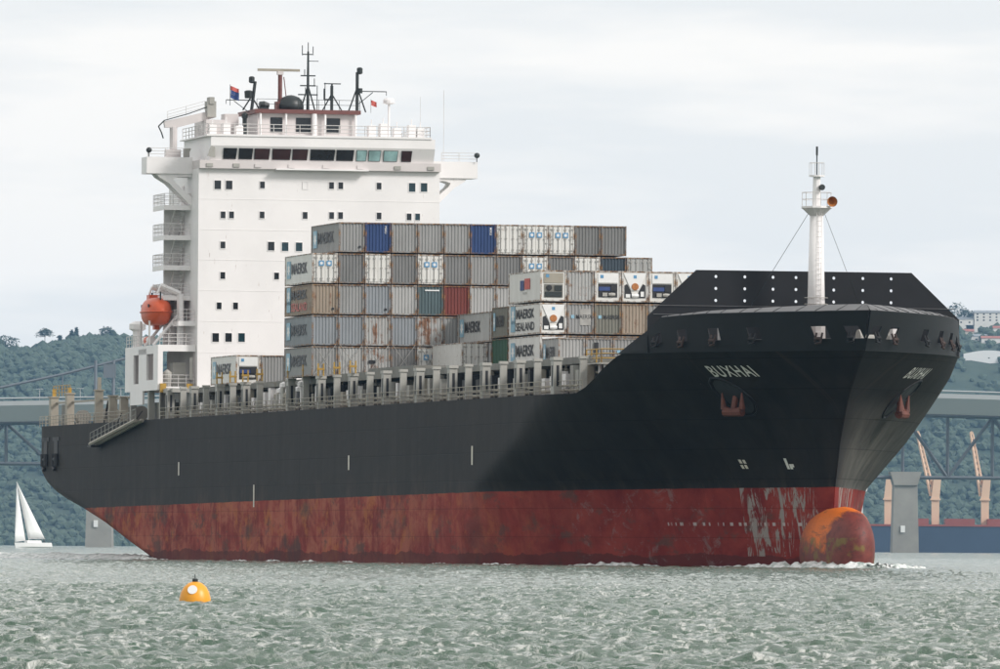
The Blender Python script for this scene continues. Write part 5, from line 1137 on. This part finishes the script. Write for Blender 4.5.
def ridge_tree(px, base_px, h_m, spread, kind, label, D=8980):
    p = at_depth(px, base_px, D); z0 = float(hill_h(p.x, D)); z1 = at_depth(px, base_px, D).z
    spread *= 1.6; root = empty('ridge_tree', (p.x, D, z0)); H = max(4.0, z1 - z0)
    MB().tube((0, 0, -1), (0, 0, H), .45, 6, .2).tube((0, 0, H * .6), (spread * .5, 0, H * .8), .2, 5, .1).tube((0, 0, H * .6), (-spread * .5, .5, H * .85), .2, 5, .1).obj('trunk', M['bark'], root)
    v = []; f = []; r = random.Random(int(px * 7))
    for k in range(420):
        if kind == 'flat': u, w = r.gauss(0, .45), r.gauss(0, .45); c = Vector((u * spread, w * spread, H * (.86 + r.uniform(-.16, .12) - .12 * abs(u))))
        elif kind == 'cone': q = r.random(); rr = spread * (1 - q) * r.uniform(.2, 1); th = r.uniform(0, 6.28); c = Vector((rr * math.cos(th), rr * math.sin(th), H * (.2 + .82 * q)))
        else: d = Vector((r.gauss(0, 1), r.gauss(0, 1), r.gauss(0, 1))).normalized() * r.uniform(.3, 1) ** .5; c = Vector((d.x * spread, d.y * spread, H * .68 + d.z * H * .34))
        s_ = r.uniform(.7, 1.4); e = [Vector((r.gauss(0, s_), r.gauss(0, s_), r.gauss(0, s_ * .6))) for _ in range(3)]; o = len(v); v += [c + q for q in e]; f.append((o, o+1, o+2))
    MB().add(v, f).obj('crown', M['leaf'], root); tag(root, label, 'tree', 'trees on the skyline')
for a_ in ((45, 328, 14, 4.6, 'flat', 'flat-topped pine rising over the wooded ridge'), (60, 336, 8, 2.2, 'cone', 'short conifer beside the flat-topped pine on the ridge'), (72, 331, 10, 1.8, 'cone', 'slim conifer on the ridge, left one of a pair'), (76.5, 328, 12, 1.7, 'cone', 'taller slim conifer on the ridge, right one of a pair'), (107, 327, 8, 5, 'round', 'round bushy tree on the ridge above the sign gantry'),
           (6, 336, 9, 9, 'round', 'broad rounded tree at the low end of the wooded ridge'), (957, 303, 14, 6, 'round', 'dark tree on the right skyline hard by the bow'), (966, 309, 14, 5, 'round', 'bushy tree on the skyline between bow and houses'), (973, 312, 13, 4.5, 'round', 'rounded tree beside the pale houses on the skyline')): ridge_tree(*a_)
M['roofred'] = paint('roof_red', (.32, .12, .09), .7, .15, .2); M['roofgrey'] = paint('roof_grey', (.25, .27, .29), .7, .15, .2); M['wallw'] = paint('wall_white', (.70, .68, .64), .7, .05, .2); M['wallt'] = paint('wall_cream', (.52, .46, .38), .7, .06, .2)
def ray_hit(px, py):
    for D in range(7900, int(RD) - 15, 10):
        p = at_depth(px, py, D)
        if p.z <= float(hill_h(p.x, D)) + .5: return D
    return RD - 25
def dwelling(px, py, D, w, d, hh, wall, roof, nwin, label):
    D = ray_hit(px, py); p = at_depth(px, py, D); g = float(hill_h(p.x, D)); root = empty('hillside_house', (p.x, D, p.z)); low = g - p.z - 3
    w *= 1.65; hh *= 1.4; d *= 1.4
    MB().box(-w/2, w/2, -d/2, d/2, min(low, -2), hh).obj('wall', M[wall], root)
    MB().prism([(-d/2 - .6, hh), (d/2 + .6, hh), (0, hh + 2.4)], -w/2 - .6, w/2 + .6, 'x').obj('roof', M[roof], root)
    for k in range(nwin):
        x = -w/2 + w * (k + .5) / nwin
        for fl in range(int(hh // 3)): q = MB().box(x - .9, x + .9, -d/2 - .08, -d/2 - .02, fl * 3 + .9, fl * 3 + 2.3).obj('window', M['pane'], root)
    tag(root, label, 'house', 'houses on the far hillside')
for a_ in ((965, 324, 6820, 10, 8, 3.4, 'wallw', 'roofgrey', 2, 'small white house below the skyline trees by the bow'), (980, 331, 6730, 17, 8, 4.0, 'wallt', 'roofgrey', 4, 'long cream house among the white villas'), (993, 322, 6850, 23, 9, 6.5, 'wallw', 'roofgrey', 6, 'tall white two storey villa on the hilltop'), (976, 341, 6650, 14, 8, 3.2, 'wallw', 'roofgrey', 3, 'low white house with grey roof above the long white hall'), (994, 343, 6620, 15, 8, 3.2, 'wallw', 'roofred', 3, 'white house with red roof above the long white hall'), (966, 336, 6700, 9, 7, 3.2, 'wallt', 'roofred', 2, 'small cream house with red roof close by the bow'), (1004, 334, 6710, 13, 8, 4, 'wallw', 'roofred', 3, 'white house with red roof beside the hilltop villa')): dwelling(*a_)
HD = ray_hit(986, 362); p = at_depth(986, 362, HD); hl_ = empty('white_hall', (p.x, HD, p.z)); g = float(hill_h(p.x, HD))
mb = MB(); N_ = 20; v = []; f = []
for i in range(N_ + 1):
    x = -22 + 49 * i / N_; zt = 7.6 + 3.4 * math.sin(math.pi * i / N_) ; v += [(x, -9, 0), (x, -9, zt), (x, 9, zt), (x, 9, 0)]
for i in range(N_):
    for j in range(3): f.append((i*4 + j, (i+1)*4 + j, (i+1)*4 + j + 1, i*4 + j + 1))
f += [(0, 1, 2, 3), tuple(N_*4 + j for j in range(4))]
MB().add(v, f).box(-22, 27, -9, 9, min(-2, g - p.z - 4), 0).obj('shell', M['plainwhite'], hl_); MB().box(1.5, 3.0, -9.1, -9.0, 3.2, 4.2).obj('vent', M['dark'], hl_)
tag(hl_, 'long white hall with gently curved roof below the hillside houses', 'building')

# ------------------------------------------------------------------ hazy air
hz = MB().box(-9800, 9800, -9800, 9800, -9, 300).mesh('haze'); ho = put('haze', hz); ho['kind'] = 'stuff'; ho['label'] = 'pale hazy sea air over the harbour'; ho['category'] = 'haze'
hm = bpy.data.materials.new('haze'); hm.use_nodes = True; hm.node_tree.nodes.clear()
pv = hm.node_tree.nodes.new('ShaderNodeVolumePrincipled'); pv.inputs['Color'].default_value = (.36, .65, 1.0, 1); pv.inputs['Density'].default_value = 2.8e-5; pv.inputs['Anisotropy'].default_value = 0.0
ov = hm.node_tree.nodes.new('ShaderNodeOutputMaterial'); hm.node_tree.links.new(pv.outputs[0], ov.inputs['Volume'])
hz.materials.append(hm)
